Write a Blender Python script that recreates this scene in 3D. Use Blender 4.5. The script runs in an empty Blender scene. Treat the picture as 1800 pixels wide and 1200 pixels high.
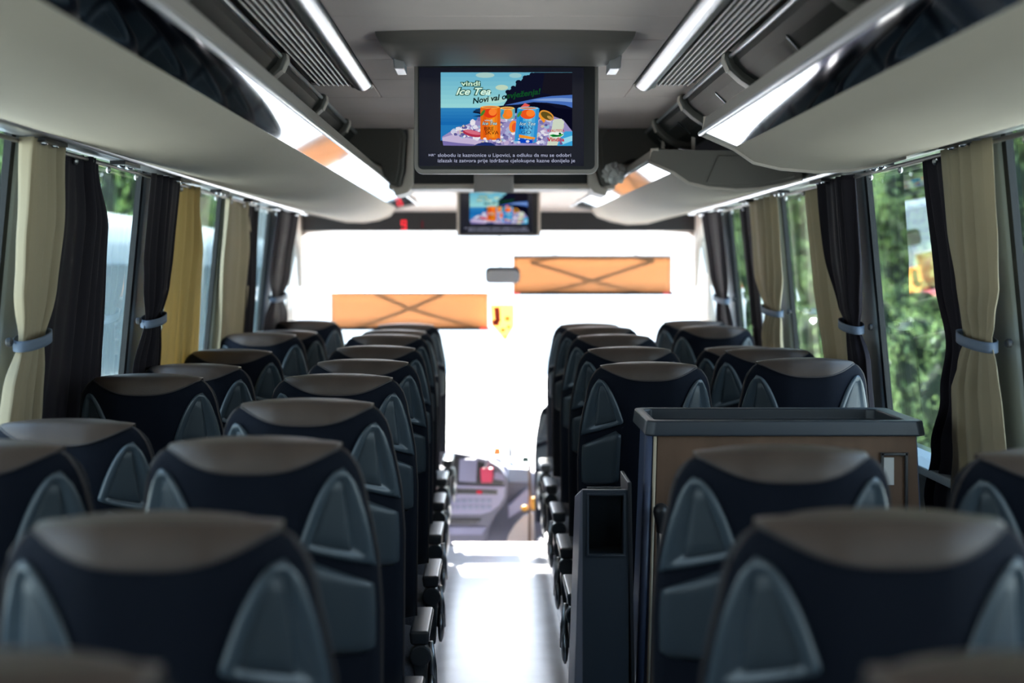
import bpy, bmesh, math, random
import numpy as np
from mathutils import Vector, Matrix
random.seed(7); np.random.seed(7)
SC = bpy.context.scene
COL = SC.collection
PI = math.pi
# ------------------------------------------------------------------ camera
CAMZ = 1.45          # eye height above the aisle floor
F = 2600.0           # focal length in pixels of the 1800 px wide frame
cam_d = bpy.data.cameras.new('camera')
cam_d.sensor_width = 36.0
cam_d.lens = F / 1800 * 36
cam_d.shift_x = 35 / 1800
cam_d.shift_y = -125 / 1800
cam_d.clip_start = 0.02; cam_d.clip_end = 300
cam_d.dof.use_dof = True
cam_d.dof.focus_distance = 4.15
cam_d.dof.aperture_fstop = 2.4
cam = bpy.data.objects.new('camera', cam_d); COL.objects.link(cam)
cam.location = (0, 0, CAMZ); cam.rotation_euler = (PI/2, 0, 0)
SC.camera = cam
def P(px, py, Y):
    return ((px - 865) * Y / F, Y, CAMZ + (475 - py) * Y / F)
# ------------------------------------------------------------------ world, sun, exposure
SC.view_settings.view_transform = 'Standard'
SC.view_settings.look = 'None'
SC.view_settings.gamma = 1.0
SC.view_settings.use_curve_mapping = False
SC.view_settings.exposure = 0.0
SKY = 9.0
w = bpy.data.worlds.new('sky'); SC.world = w; w.use_nodes = True
nt = w.node_tree; bg = nt.nodes['Background']
tc = nt.nodes.new('ShaderNodeTexCoord'); sp = nt.nodes.new('ShaderNodeSeparateXYZ'); rp = nt.nodes.new('ShaderNodeValToRGB')
nt.links.new(tc.outputs['Generated'], sp.inputs[0]); nt.links.new(sp.outputs['Z'], rp.inputs[0])
rp.color_ramp.elements[0].color = (0.95, 0.97, 1, 1); rp.color_ramp.elements[0].position = 0.0
rp.color_ramp.elements[1].color = (0.45, 0.66, 1, 1); rp.color_ramp.elements[1].position = 0.7
nt.links.new(rp.outputs[0], bg.inputs['Color']); bg.inputs['Strength'].default_value = SKY
sd = bpy.data.lights.new('sun', 'SUN'); sd.energy = 75; sd.angle = math.radians(1.5); sd.color = (1, .95, .87)
so = bpy.data.objects.new('sun', sd); COL.objects.link(so)
so.rotation_euler = Vector((0.10, -0.76, -0.64)).to_track_quat('-Z', 'Y').to_euler()
so.location = (0, 20, 20)
SC.cycles.use_denoising = True
SC.cycles.max_bounces = 10; SC.cycles.diffuse_bounces = 5; SC.cycles.glossy_bounces = 4
SC.cycles.transparent_max_bounces = 24; SC.cycles.transmission_bounces = 6
SC.cycles.sample_clamp_indirect = 6; SC.cycles.caustics_reflective = False; SC.cycles.caustics_refractive = False
def portal(name, loc, rot, sx, sy):
    d = bpy.data.lights.new(name, 'AREA'); d.shape = 'RECTANGLE'; d.size = sx; d.size_y = sy; d.cycles.is_portal = True
    o = bpy.data.objects.new(name, d); COL.objects.link(o); o.location = loc; o.rotation_euler = rot
portal('window_portal', (-1.28, 3.6, 1.34), (0, -PI/2, 0), 1.0, 9.2)
portal('window_portal', (1.36, 3.6, 1.34), (0, PI/2, 0), 1.0, 9.2)
portal('windshield_portal', (0.03, 9.2, 0.95), (-PI/2, 0, 0), 2.6, 1.75)
# ------------------------------------------------------------------ materials
MATS = {}
def mat(name, col, rough=.5, metal=0, spec=.5, bump=0, bscale=200, var=0, vscale=8, emit=None, estr=0, sheen=0, coat=0, stretch=None):
    if name in MATS: return MATS[name]
    m = bpy.data.materials.new(name); m.use_nodes = True; MATS[name] = m
    t = m.node_tree; b = t.nodes['Principled BSDF']
    b.inputs['Base Color'].default_value = (*col, 1); b.inputs['Roughness'].default_value = rough
    b.inputs['Metallic'].default_value = metal; b.inputs['Specular IOR Level'].default_value = spec
    if sheen: b.inputs['Sheen Weight'].default_value = sheen; b.inputs['Sheen Roughness'].default_value = .4
    if coat: b.inputs['Coat Weight'].default_value = coat; b.inputs['Coat Roughness'].default_value = .08
    if emit is not None:
        b.inputs['Emission Color'].default_value = (*emit, 1); b.inputs['Emission Strength'].default_value = estr
    co = t.nodes.new('ShaderNodeTexCoord'); src = co.outputs['Object']
    if stretch:
        mp = t.nodes.new('ShaderNodeMapping'); mp.inputs['Scale'].default_value = stretch
        t.links.new(src, mp.inputs[0]); src = mp.outputs[0]
    if var:
        n = t.nodes.new('ShaderNodeTexNoise'); n.inputs['Scale'].default_value = vscale; n.inputs['Detail'].default_value = 4
        t.links.new(src, n.inputs[0])
        r = t.nodes.new('ShaderNodeValToRGB'); r.color_ramp.elements[0].position = .3; r.color_ramp.elements[1].position = .7
        r.color_ramp.elements[0].color = (*[c * (1 - var) for c in col], 1); r.color_ramp.elements[1].color = (*[min(1, c * (1 + var)) for c in col], 1)
        t.links.new(n.outputs[0], r.inputs[0]); t.links.new(r.outputs[0], b.inputs['Base Color'])
    if bump:
        n = t.nodes.new('ShaderNodeTexNoise'); n.inputs['Scale'].default_value = bscale; n.inputs['Detail'].default_value = 3
        t.links.new(src, n.inputs[0])
        bp = t.nodes.new('ShaderNodeBump'); bp.inputs['Strength'].default_value = bump; bp.inputs['Distance'].default_value = .002
        t.links.new(n.outputs[0], bp.inputs['Height']); t.links.new(bp.outputs[0], b.inputs['Normal'])
    return m
def emis(name, col, s=1.0):
    if name in MATS: return MATS[name]
    m = bpy.data.materials.new(name); m.use_nodes = True; MATS[name] = m
    t = m.node_tree; t.nodes.clear()
    e = t.nodes.new('ShaderNodeEmission'); e.inputs[0].default_value = (*col, 1); e.inputs[1].default_value = s
    o = t.nodes.new('ShaderNodeOutputMaterial'); t.links.new(e.outputs[0], o.inputs[0]); return m
def glass_mat(name, tint, r0=.05):
    m = bpy.data.materials.new(name); m.use_nodes = True
    t = m.node_tree; t.nodes.clear()
    tr = t.nodes.new('ShaderNodeBsdfTransparent'); tr.inputs[0].default_value = (*tint, 1)
    gl = t.nodes.new('ShaderNodeBsdfGlossy'); gl.inputs['Roughness'].default_value = .02
    lw = t.nodes.new('ShaderNodeLayerWeight'); lw.inputs[0].default_value = .5; pw = t.nodes.new('ShaderNodeMath'); pw.operation = 'POWER'; pw.inputs[1].default_value = 3.0; t.links.new(lw.outputs['Facing'], pw.inputs[0])
    fr = t.nodes.new('ShaderNodeMath'); fr.operation = 'MULTIPLY_ADD'; fr.inputs[1].default_value = .9; fr.inputs[2].default_value = .07; t.links.new(pw.outputs[0], fr.inputs[0])
    mx = t.nodes.new('ShaderNodeMixShader'); o = t.nodes.new('ShaderNodeOutputMaterial')
    t.links.new(fr.outputs[0], mx.inputs[0]); t.links.new(tr.outputs[0], mx.inputs[1]); t.links.new(gl.outputs[0], mx.inputs[2])
    t.links.new(mx.outputs[0], o.inputs[0]); return m
def cloth_mat(name, col, trans=.35, var=.08):
    m = bpy.data.materials.new(name); m.use_nodes = True
    t = m.node_tree; b = t.nodes['Principled BSDF']
    b.inputs['Base Color'].default_value = (*col, 1); b.inputs['Roughness'].default_value = .8; b.inputs['Specular IOR Level'].default_value = .2
    tr = t.nodes.new('ShaderNodeBsdfTranslucent'); tr.inputs[0].default_value = (*col, 1)
    mx = t.nodes.new('ShaderNodeMixShader'); mx.inputs[0].default_value = trans
    co = t.nodes.new('ShaderNodeTexCoord'); n = t.nodes.new('ShaderNodeTexNoise'); n.inputs['Scale'].default_value = 600
    bp = t.nodes.new('ShaderNodeBump'); bp.inputs['Strength'].default_value = .3; bp.inputs['Distance'].default_value = .001
    t.links.new(co.outputs['Object'], n.inputs[0]); t.links.new(n.outputs[0], bp.inputs['Height']); t.links.new(bp.outputs[0], b.inputs['Normal'])
    o = t.nodes['Material Output']
    t.links.new(b.outputs[0], mx.inputs[1]); t.links.new(tr.outputs[0], mx.inputs[2]); t.links.new(mx.outputs[0], o.inputs[0]); return m
M_navy = mat('navy_fabric', (.0045, .0070, .0150), .9, bump=.5, bscale=900, spec=.2, sheen=.08, var=.12, vscale=300)
M_tan = mat('brown_leather', (.085, .060, .048), .42, bump=.35, bscale=400, spec=.45, var=.1, vscale=12)
M_trim = mat('grey_seat_plastic', (.065, .088, .108), .25, spec=.6, bump=.1, bscale=900)
M_panel = mat('grey_seat_panel', (.048, .064, .078), .38, spec=.45, bump=.15, bscale=700)
M_greyfab = mat('grey_cushion_fabric', (.10, .10, .115), .9, bump=.5, bscale=500, var=.25, vscale=150)
M_black = mat('black_plastic', (.02, .02, .023), .35, bump=.1, bscale=600)
M_arm = mat('armrest_plastic', (.045, .05, .056), .32, spec=.5)
M_pipe = mat('piping', (.055, .045, .045), .6)
M_steel = mat('brushed_steel', (.55, .55, .56), .3, metal=1)
M_chrome = mat('chrome_strip', (.66, .67, .70), .045, metal=1, var=.1, vscale=10)
M_silver = mat('silver_profile', (.62, .61, .62), .32, metal=.75)
M_beige = mat('beige_liner', (.45, .385, .305), .75, bump=.25, bscale=60, var=.05, vscale=5, stretch=(1, .3, 1))
M_ceil = mat('ceiling_liner', (.82, .655, .60), .8, bump=.3, bscale=500, var=.04, vscale=4)
M_rackgrey = mat('rack_grey', (.31, .275, .245), .45, bump=.1, bscale=500)
M_dkgrey = mat('dark_grey_case', (.085, .076, .066), .5, bump=.2, bscale=500)
M_flap = mat('smoked_flap', (.022, .021, .019), .6, spec=.08)
M_cream = mat('cream_plastic', (.66, .57, .50), .5, bump=.08, bscale=400)
M_pillar = mat('pillar_plastic', (.45, .52, .55), .5, bump=.1, bscale=400)
M_seal = mat('black_rubber', (.015, .018, .02), .5)
M_wallp = mat('wall_carpet', (.20, .21, .21), .9, bump=.4, bscale=500, var=.1, vscale=100)
M_floor = mat('light_vinyl_floor', (.78, .79, .82), .25, spec=.5, var=.10, vscale=6, bump=.1, bscale=60)
M_shell = mat('roof_shell', (.12, .12, .12), .9)
M_rubbermat = mat('platform_vinyl', (.12, .13, .15), .5, var=.2, vscale=90)
M_cb = cloth_mat('beige_curtain', (.46, .39, .27), .22)
M_cy = cloth_mat('golden_beige_curtain', (.55, .42, .2), .40)
M_cd = cloth_mat('dark_curtain', (.022, .018, .024), .10)
M_tie = mat('blue_grey_band', (.13, .17, .24), .7, bump=.3, bscale=500)
M_blind = cloth_mat('orange_blind', (.46, .295, .18), .45)
M_lav = mat('dash_lavender', (.36, .36, .50), .4)
M_dash = mat('dash_grey', (.22, .22, .27), .5, bump=.1)
M_glass = glass_mat('tinted_glass', (.27, .325, .33))
M_wglass = glass_mat('clear_glass', (.97, .98, .98))
# ------------------------------------------------------------------ helpers
def link(name, me, parent=None, mats=(), smooth=False, kind=None, bev=0, sub=0, solid=0):
    o = bpy.data.objects.new(name, me); COL.objects.link(o)
    for m in (mats if isinstance(mats, (list, tuple)) else [mats]): me.materials.append(m)
    if smooth: me.polygons.foreach_set('use_smooth', [True] * len(me.polygons))
    if parent is not None: o.parent = parent
    if kind: o['kind'] = kind
    if solid:
        s = o.modifiers.new('solid', 'SOLIDIFY'); s.thickness = solid; s.offset = 0
    if bev:
        b = o.modifiers.new('bevel', 'BEVEL'); b.width = bev; b.segments = 2; b.limit_method = 'ANGLE'; b.angle_limit = math.radians(40)
        me.polygons.foreach_set('use_smooth', [True] * len(me.polygons))
        wn = o.modifiers.new('wn', 'WEIGHTED_NORMAL'); wn.keep_sharp = False
    if sub:
        s = o.modifiers.new('sub', 'SUBSURF'); s.levels = sub; s.render_levels = sub
    return o
class MB:
    def __init__(s, off=(0, 0, 0)): s.v = []; s.f = []; s.mi = []; s.off = Vector(off)
    def add(s, vs, fs, mi=0):
        n = len(s.v); s.v += [tuple(Vector(v) - s.off) for v in vs]; s.f += [tuple(i + n for i in f) for f in fs]; s.mi += [mi] * len(fs)
    def box(s, x0, x1, y0, y1, z0, z1, mi=0):
        s.add([(x0, y0, z0), (x1, y0, z0), (x1, y1, z0), (x0, y1, z0), (x0, y0, z1), (x1, y0, z1), (x1, y1, z1), (x0, y1, z1)],
              [(0, 3, 2, 1), (4, 5, 6, 7), (0, 1, 5, 4), (1, 2, 6, 5), (2, 3, 7, 6), (3, 0, 4, 7)], mi)
    def hexa(s, p, mi=0):     # 8 points: bottom ring then top ring
        s.add(p, [(0, 3, 2, 1), (4, 5, 6, 7), (0, 1, 5, 4), (1, 2, 6, 5), (2, 3, 7, 6), (3, 0, 4, 7)], mi)
    def prism(s, poly, fn0, fn1, mi=0):   # poly list of 2d, fn(p)->3d at each end
        n = len(poly); vs = [fn0(p) for p in poly] + [fn1(p) for p in poly]
        s.add(vs, [tuple(range(n))[::-1], tuple(range(n, 2 * n))] + [(i, (i + 1) % n, n + (i + 1) % n, n + i) for i in range(n)], mi)
    def prismY(s, poly, y0, y1, mi=0): s.prism(poly, lambda p: (p[0], y0, p[1]), lambda p: (p[0], y1, p[1]), mi)
    def prismX(s, poly, x0, x1, mi=0): s.prism(poly, lambda p: (x0, p[0], p[1]), lambda p: (x1, p[0], p[1]), mi)
    def prismZ(s, poly, z0, z1, mi=0): s.prism(poly, lambda p: (p[0], p[1], z0), lambda p: (p[0], p[1], z1), mi)
    def tube(s, pts, r, seg=8, mi=0, cap=True):
        pts = [Vector(p) for p in pts]; n = len(pts); rr = r if isinstance(r, (list, tuple)) else [r] * n
        vs = []
        up = None
        for i, p in enumerate(pts):
            t = (pts[min(i + 1, n - 1)] - pts[max(i - 1, 0)]).normalized()
            a = Vector((0, 0, 1)) if abs(t.z) < .9 else Vector((1, 0, 0))
            u = t.cross(a).normalized(); v = t.cross(u)
            for k in range(seg):
                an = 2 * PI * k / seg; vs.append(p + (u * math.cos(an) + v * math.sin(an)) * rr[i])
        fs = [(i * seg + k, i * seg + (k + 1) % seg, (i + 1) * seg + (k + 1) % seg, (i + 1) * seg + k) for i in range(n - 1) for k in range(seg)]
        if cap: fs += [tuple(range(seg)), tuple(range((n - 1) * seg, n * seg))[::-1]]
        s.add(vs, fs, mi)
    def lathe(s, prof, c, axis='Z', seg=20, mi=0):   # prof: (r,h)
        vs = []
        for r, h in prof:
            for k in range(seg):
                a = 2 * PI * k / seg; x, y = r * math.cos(a), r * math.sin(a)
                p = {'Z': (x, y, h), 'Y': (x, h, y), 'X': (h, x, y)}[axis]
                vs.append((c[0] + p[0], c[1] + p[1], c[2] + p[2]))
        n = len(prof)
        fs = [(i * seg + k, i * seg + (k + 1) % seg, (i + 1) * seg + (k + 1) % seg, (i + 1) * seg + k) for i in range(n - 1) for k in range(seg)]
        fs += [tuple(range(seg))[::-1], tuple(range((n - 1) * seg, n * seg))]
        s.add(vs, fs, mi)
    def grid(s, fn, nu, nv, mi=0, closeu=False):
        vs = [fn(i / (nu if closeu else nu - 1), j / (nv - 1)) for j in range(nv) for i in range(nu)]
        fs = []
        for j in range(nv - 1):
            for i in range(nu if closeu else nu - 1):
                i2 = (i + 1) % nu
                fs.append((j * nu + i, j * nu + i2, (j + 1) * nu + i2, (j + 1) * nu + i))
        s.add(vs, fs, mi)
    def ell(s, c, r, seg=12, rings=8, mi=0):
        def fn(u, v):
            a = 2 * PI * u; b = PI * v
            return (c[0] + r[0] * math.cos(a) * math.sin(b), c[1] + r[1] * math.sin(a) * math.sin(b), c[2] + r[2] * math.cos(b))
        s.grid(fn, seg, rings, mi, True)
    def mesh(s, name, recalc=True):
        me = bpy.data.meshes.new(name); me.from_pydata(s.v, [], s.f)
        me.polygons.foreach_set('material_index', s.mi)
        if recalc:
            b = bmesh.new(); b.from_mesh(me); bmesh.ops.remove_doubles(b, verts=b.verts, dist=1e-6); bmesh.ops.recalc_face_normals(b, faces=b.faces); b.to_mesh(me); b.free()
        me.update(); return me
    def build(s, name, mats, parent=None, **k): return link(name, s.mesh(name), parent, mats, **k)
def thing(name, label, cat, loc=(0, 0, 0), group=None, rotz=0):
    o = bpy.data.objects.new(name, None); COL.objects.link(o); o.empty_display_size = .1
    o.location = loc; o.rotation_euler = (0, 0, rotz); o['label'] = label; o['category'] = cat
    if group: o['group'] = group
    return o
def tag(o, label, cat, group=None):
    o['label'] = label; o['category'] = cat
    if group: o['group'] = group
    return o
def struct(o): o['kind'] = 'structure'; return o
def copy_tree(o, parent=None):
    c = o.copy(); COL.objects.link(c); c.parent = parent
    for ch in list(o.children): copy_tree(ch, c)
    return c
def lerp(a, b, t): return a + (b - a) * t
def sstep(t): t = max(0, min(1, t)); return t * t * (3 - 2 * t)
def interp(tab, x):
    if x <= tab[0][0]: return tab[0][1]
    for (a, b), (c, d) in zip(tab, tab[1:]):
        if x <= c: return b + (d - b) * (x - a) / (c - a)
    return tab[-1][1]
AX = .035                                     # the bus's own centre line, a little right of the camera
def aw(z): return 1.195 - (z - 1.12) * .09     # half width of the side wall at height z
def WX(side, z, inset=0): return -(aw(z) - inset) if side < 0 else (aw(z) + .078 - inset)
SIDE = {-1: 'left', 1: 'right'}
PILL = [-.80, .66, 2.15, 3.62, 4.92, 6.33, 7.70]
# ------------------------------------------------------------------ shell of the bus
b = MB(); b.box(-1.32, 1.40, -1.05, 7.82, -.06, 0); floor = struct(b.build('floor', M_floor))
b = MB(); b.box(-1.32, 1.40, 7.82, 9.35, -.46, -.36); b.box(-1.32, 1.40, 7.80, 7.86, -.46, -.061); struct(b.build('floor_front', M_dash))
b = MB(); b.tube([(-.22, 7.815, .002), (.27, 7.815, .002)], .012, 8); b.build('step_edge', M_silver, floor)
for nm, x0, x1 in (('floor_platform_left', -1.31, -.235), ('floor_platform_right', .285, 1.385)):
    b = MB(); b.box(x0, x1, -1.0, 7.80, .002, .062); struct(b.build(nm, M_rubbermat, bev=.008))
    s = -.232 if x0 < 0 else .282
    b = MB(); b.box(s - .006, s + .006, -1.0, 7.80, .002, .072); b.build('edge_profile', M_silver, bpy.data.objects[nm])
for sd_ in (-1, 1):
    X = lambda z, i=0: WX(sd_, z, i)
    b = MB()
    o_ = .07 * sd_; p_ = .014 * sd_
    b.prismY([(X(0), 0 - .06), (X(.86), .86), (X(.86) + o_, .86), (X(0) + o_, -.06)], -1.05, 9.05)
    b.prismY([(X(1.80), 1.80), (X(2.0), 2.0), (X(2.0) + o_, 2.02), (X(1.80) + o_, 1.80)], -1.05, 8.5)
    wl = struct(b.build('wall_' + SIDE[sd_], M_wallp))
    b = MB(); b.prismY([(X(.86, .06), .86), (X(.86, .06), .885), (X(.89) + o_, .885), (X(.86) + o_, .86)], -1.0, 9.0)
    b.build('window_sill', M_pillar, wl, bev=.005)
    for k, y in enumerate(PILL):
        b = MB()
        hw = .10
        b.hexa([(X(.86, .012), y - hw, .88), (X(.86, .012), y + hw, .88), (X(.86) + p_, y + hw, .88), (X(.86) + p_, y - hw, .88),
                (X(1.81, .012), y - hw, 1.81), (X(1.81, .012), y + hw, 1.81), (X(1.81) + p_, y + hw, 1.81), (X(1.81) + p_, y - hw, 1.81)])
        pl = b.build('pillar', M_pillar, wl, bev=.012)
        for e in (-1, 1):
            b = MB(); ya, yb = sorted((y + e * hw, y + e * (hw + .03)))
            b.hexa([(X(.86, .004), ya, .88), (X(.86, .004), yb, .88), (X(.86) + p_, yb, .88), (X(.86) + p_, ya, .88),
                    (X(1.81, .004), ya, 1.81), (X(1.81, .004), yb, 1.81), (X(1.81) + p_, yb, 1.81), (X(1.81) + p_, ya, 1.81)])
            b.build('rubber_seal', M_seal, pl)
    ys = PILL + [9.0]
    for k in range(len(ys) - 1):
        b = MB(); y0, y1 = ys[k] + .12, ys[k + 1] - .12 if k < len(ys) - 2 else 8.92
        xo = .010 * sd_
        b.add([(X(.88) + xo, y0, .88), (X(.88) + xo, y1, .88), (X(1.81) + xo, y1, 1.81), (X(1.81) + xo, y0, 1.81)], [(0, 1, 2, 3)])
        n = k + 1 if sd_ < 0 else k + 8
        w_ = struct(b.build('window_%d' % n, M_glass))
# roof
b = MB()
for xa, za, xb, zb in ((-1.21, 2.0, -1.05, 2.14), (-1.05, 2.14, -.5, 2.22), (-.5, 2.22, .57, 2.22), (.57, 2.22, 1.13, 2.14), (1.13, 2.14, 1.29, 2.0)):
    b.prismY([(xa, za), (xb, zb), (xb, zb + .03), (xa, za + .03)], -1.05, 9.1)
struct(b.build('roof', M_shell))
b = MB(); b.box(-1.3, 1.38, -1.08, -1.02, -.06, 2.2)
struct(b.build('wall_rear', M_wallp))
# ------------------------------------------------------------------ ceiling
ZC = CAMZ + .57
b = MB(); b.box(-.60, .67, -1.0, 6.0, ZC + .016, ZC + .03); ceil = struct(b.build('ceiling', M_ceil))
seams = [-.9, -.1, .7, 1.5, 2.2, 2.85, 3.32, 3.66, 4.0, 4.42, 4.88, 5.4, 5.99]
for k in range(len(seams) - 1):
    y0, y1 = seams[k] + .002, seams[k + 1] - .002
    if y1 <= 4.5:
        x0, x1 = -.365, .435
    else: x0, x1 = -.56, .63
    if y0 < 4.53 < y1: x0, x1 = -.365, .435; y1e = y1
    b = MB(); b.box(x0, x1, y0, y1, ZC, ZC + .018)
    if y0 < 4.53 < y1:
        b.box(-.56, -.366, 4.55, y1, ZC, ZC + .018); b.box(.436, .63, 4.55, y1, ZC, ZC + .018)
    b.build('ceiling_panel', M_ceil, ceil, bev=.004)
for s_ in (-1, 1):
    def a2x(a): return -a if s_ < 0 else a + .07
    nm = {-1: 'left', 1: 'right'}[s_]
    th = thing('light_profile', 'long silver light profile running along the %s side of the ceiling' % nm, 'ceiling profile', (a2x(.393), 2.5, ZC), 'silver profiles along the ceiling')
    b = MB(th.location); pts = []
    for k in range(9):
        t = k / 8; pts.append((a2x(lerp(.368, .428, t)), ZC - .006 - .016 * math.sin(PI * t)))
    pts += [(a2x(.428), ZC + .012), (a2x(.368), ZC + .012)]
    b.prismY(pts, -.6, 4.53); b.build('profile_body', M_silver, th, smooth=False, bev=.003)
    b = MB(th.location); b.prismY([(a2x(.366), ZC - .004), (a2x(.37), ZC - .012), (a2x(.43), ZC - .012), (a2x(.434), ZC - .004), (a2x(.42), ZC + .01), (a2x(.38), ZC + .01)], 4.53, 4.555)
    b.build('end_cap', M_cream, th, bev=.003)
    vt = thing('air_vent', 'long ribbed air vent grille on the %s side of the ceiling' % nm, 'air vent', (a2x(.49), 2.5, ZC), 'ribbed ceiling vents')
    b = MB(vt.location); b.box(min(a2x(.43), a2x(.55)), max(a2x(.43), a2x(.55)), -.6, 4.53, ZC + .004, ZC + .014); b.build('backing', M_dkgrey, vt)
    # slats: one master, shared mesh
    m1 = MB(); m1.prismY([(-.0042, .0), (-.003, -.009), (0, -.011), (.003, -.009), (.0042, 0)], -3.1, 2.03)
    slat_me = m1.mesh('vent_slat'); slat_me.materials.append(M_silver if False else M_rackgrey)
    for k in range(7):
        o = bpy.data.objects.new('slat', slat_me); COL.objects.link(o); o.parent = vt
        o.location = (a2x(.441 + k * .0148) - vt.location.x, 0, .004)
    b = MB(vt.location)
    for q in range(0, 430):
        y = -.55 + q * .0118
        b.box(min(a2x(.437), a2x(.535)), max(a2x(.437), a2x(.535)), y, y + .0042, ZC - .003, ZC + .004)
    b.build('cross_ribs', M_rackgrey, vt, kind='stuff')
    # upper rail with smoked flaps and brackets
    ol = thing('overhead_flap_row', 'dark smoked flaps with grey brackets above the %s luggage rack' % nm, 'overhead flaps', (a2x(.56), 3, ZC), 'overhead flap rows')
    b = MB(ol.location); b.tube([(a2x(.548), -.8, ZC - .016), (a2x(.548), 6.0, ZC - .016)], .0065, 8); b.build('rail', M_silver, ol, smooth=True)
    br = [-.6, .5, 1.6, 2.73, 3.86, 4.78, 5.55]
    for k in range(len(br)):
        y0 = br[k] + .03; y1 = (br[k + 1] - .03) if k < len(br) - 1 else 5.98
        b = MB(ol.location)
        prof = [(.549, ZC - .012), (.558, ZC - .035), (.58, ZC - .058), (.62, ZC - .085), (.66, ZC - .095)]
        up = [(p[0] + .004, p[1] + .008) for p in prof][::-1]
        b.prismY([(a2x(p[0]), p[1]) for p in prof + up], y0, y1)
        fl = b.build('flap', M_flap, ol)
        b = MB(ol.location); ym = lerp(y0, y1, .45)
        b.hexa([(a2x(.575), ym, ZC - .058), (a2x(.578), ym + .012, ZC - .06), (a2x(.625), ym + .06, ZC - .092), (a2x(.622), ym + .05, ZC - .092),
                (a2x(.575), ym, ZC - .054), (a2x(.578), ym + .012, ZC - .056), (a2x(.625), ym + .06, ZC - .088), (a2x(.622), ym + .05, ZC - .088)])
        b.build('pull_tab', M_steel, fl)
    for k, y in enumerate(br):
        b = MB(ol.location)
        pr = [(.535, ZC - .003), (.533, ZC - .02), (.545, ZC - .05), (.575, ZC - .078), (.62, ZC - .108), (.68, ZC - .118), (.68, ZC - .09), (.62, ZC - .07), (.57, ZC - .035), (.555, ZC - .003)]
        b.prismY([(a2x(p[0]), p[1]) for p in pr], y - .035, y + .035); bo = b.build('bracket', M_dkgrey, ol, bev=.008)
        b = MB(ol.location); b.prismY([(a2x(.5325), ZC - .006), (a2x(.5305), ZC - .024), (a2x(.544), ZC - .054), (a2x(.549), ZC - .05), (a2x(.54), ZC - .02)], y - .024, y + .024)
        b.build('lit_bracket_tip', M_cream, bo, bev=.002)  # cream colour paints the light on the bracket's aisle end
    # back of the rack opening
    b = MB(); b.prismY([(a2x(1.08), CAMZ + .345), (a2x(1.06), ZC + .12), (a2x(1.075), ZC + .12), (a2x(1.095), CAMZ + .345)], -1, 8.4)
    b.prismY([(a2x(1.06), ZC + .12), (a2x(.60), ZC + .03), (a2x(.60), ZC + .045), (a2x(1.06), ZC + .135)], -1, 6.2)
    struct(b.build('wall_rack_lining_' + nm, M_dkgrey))
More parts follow.
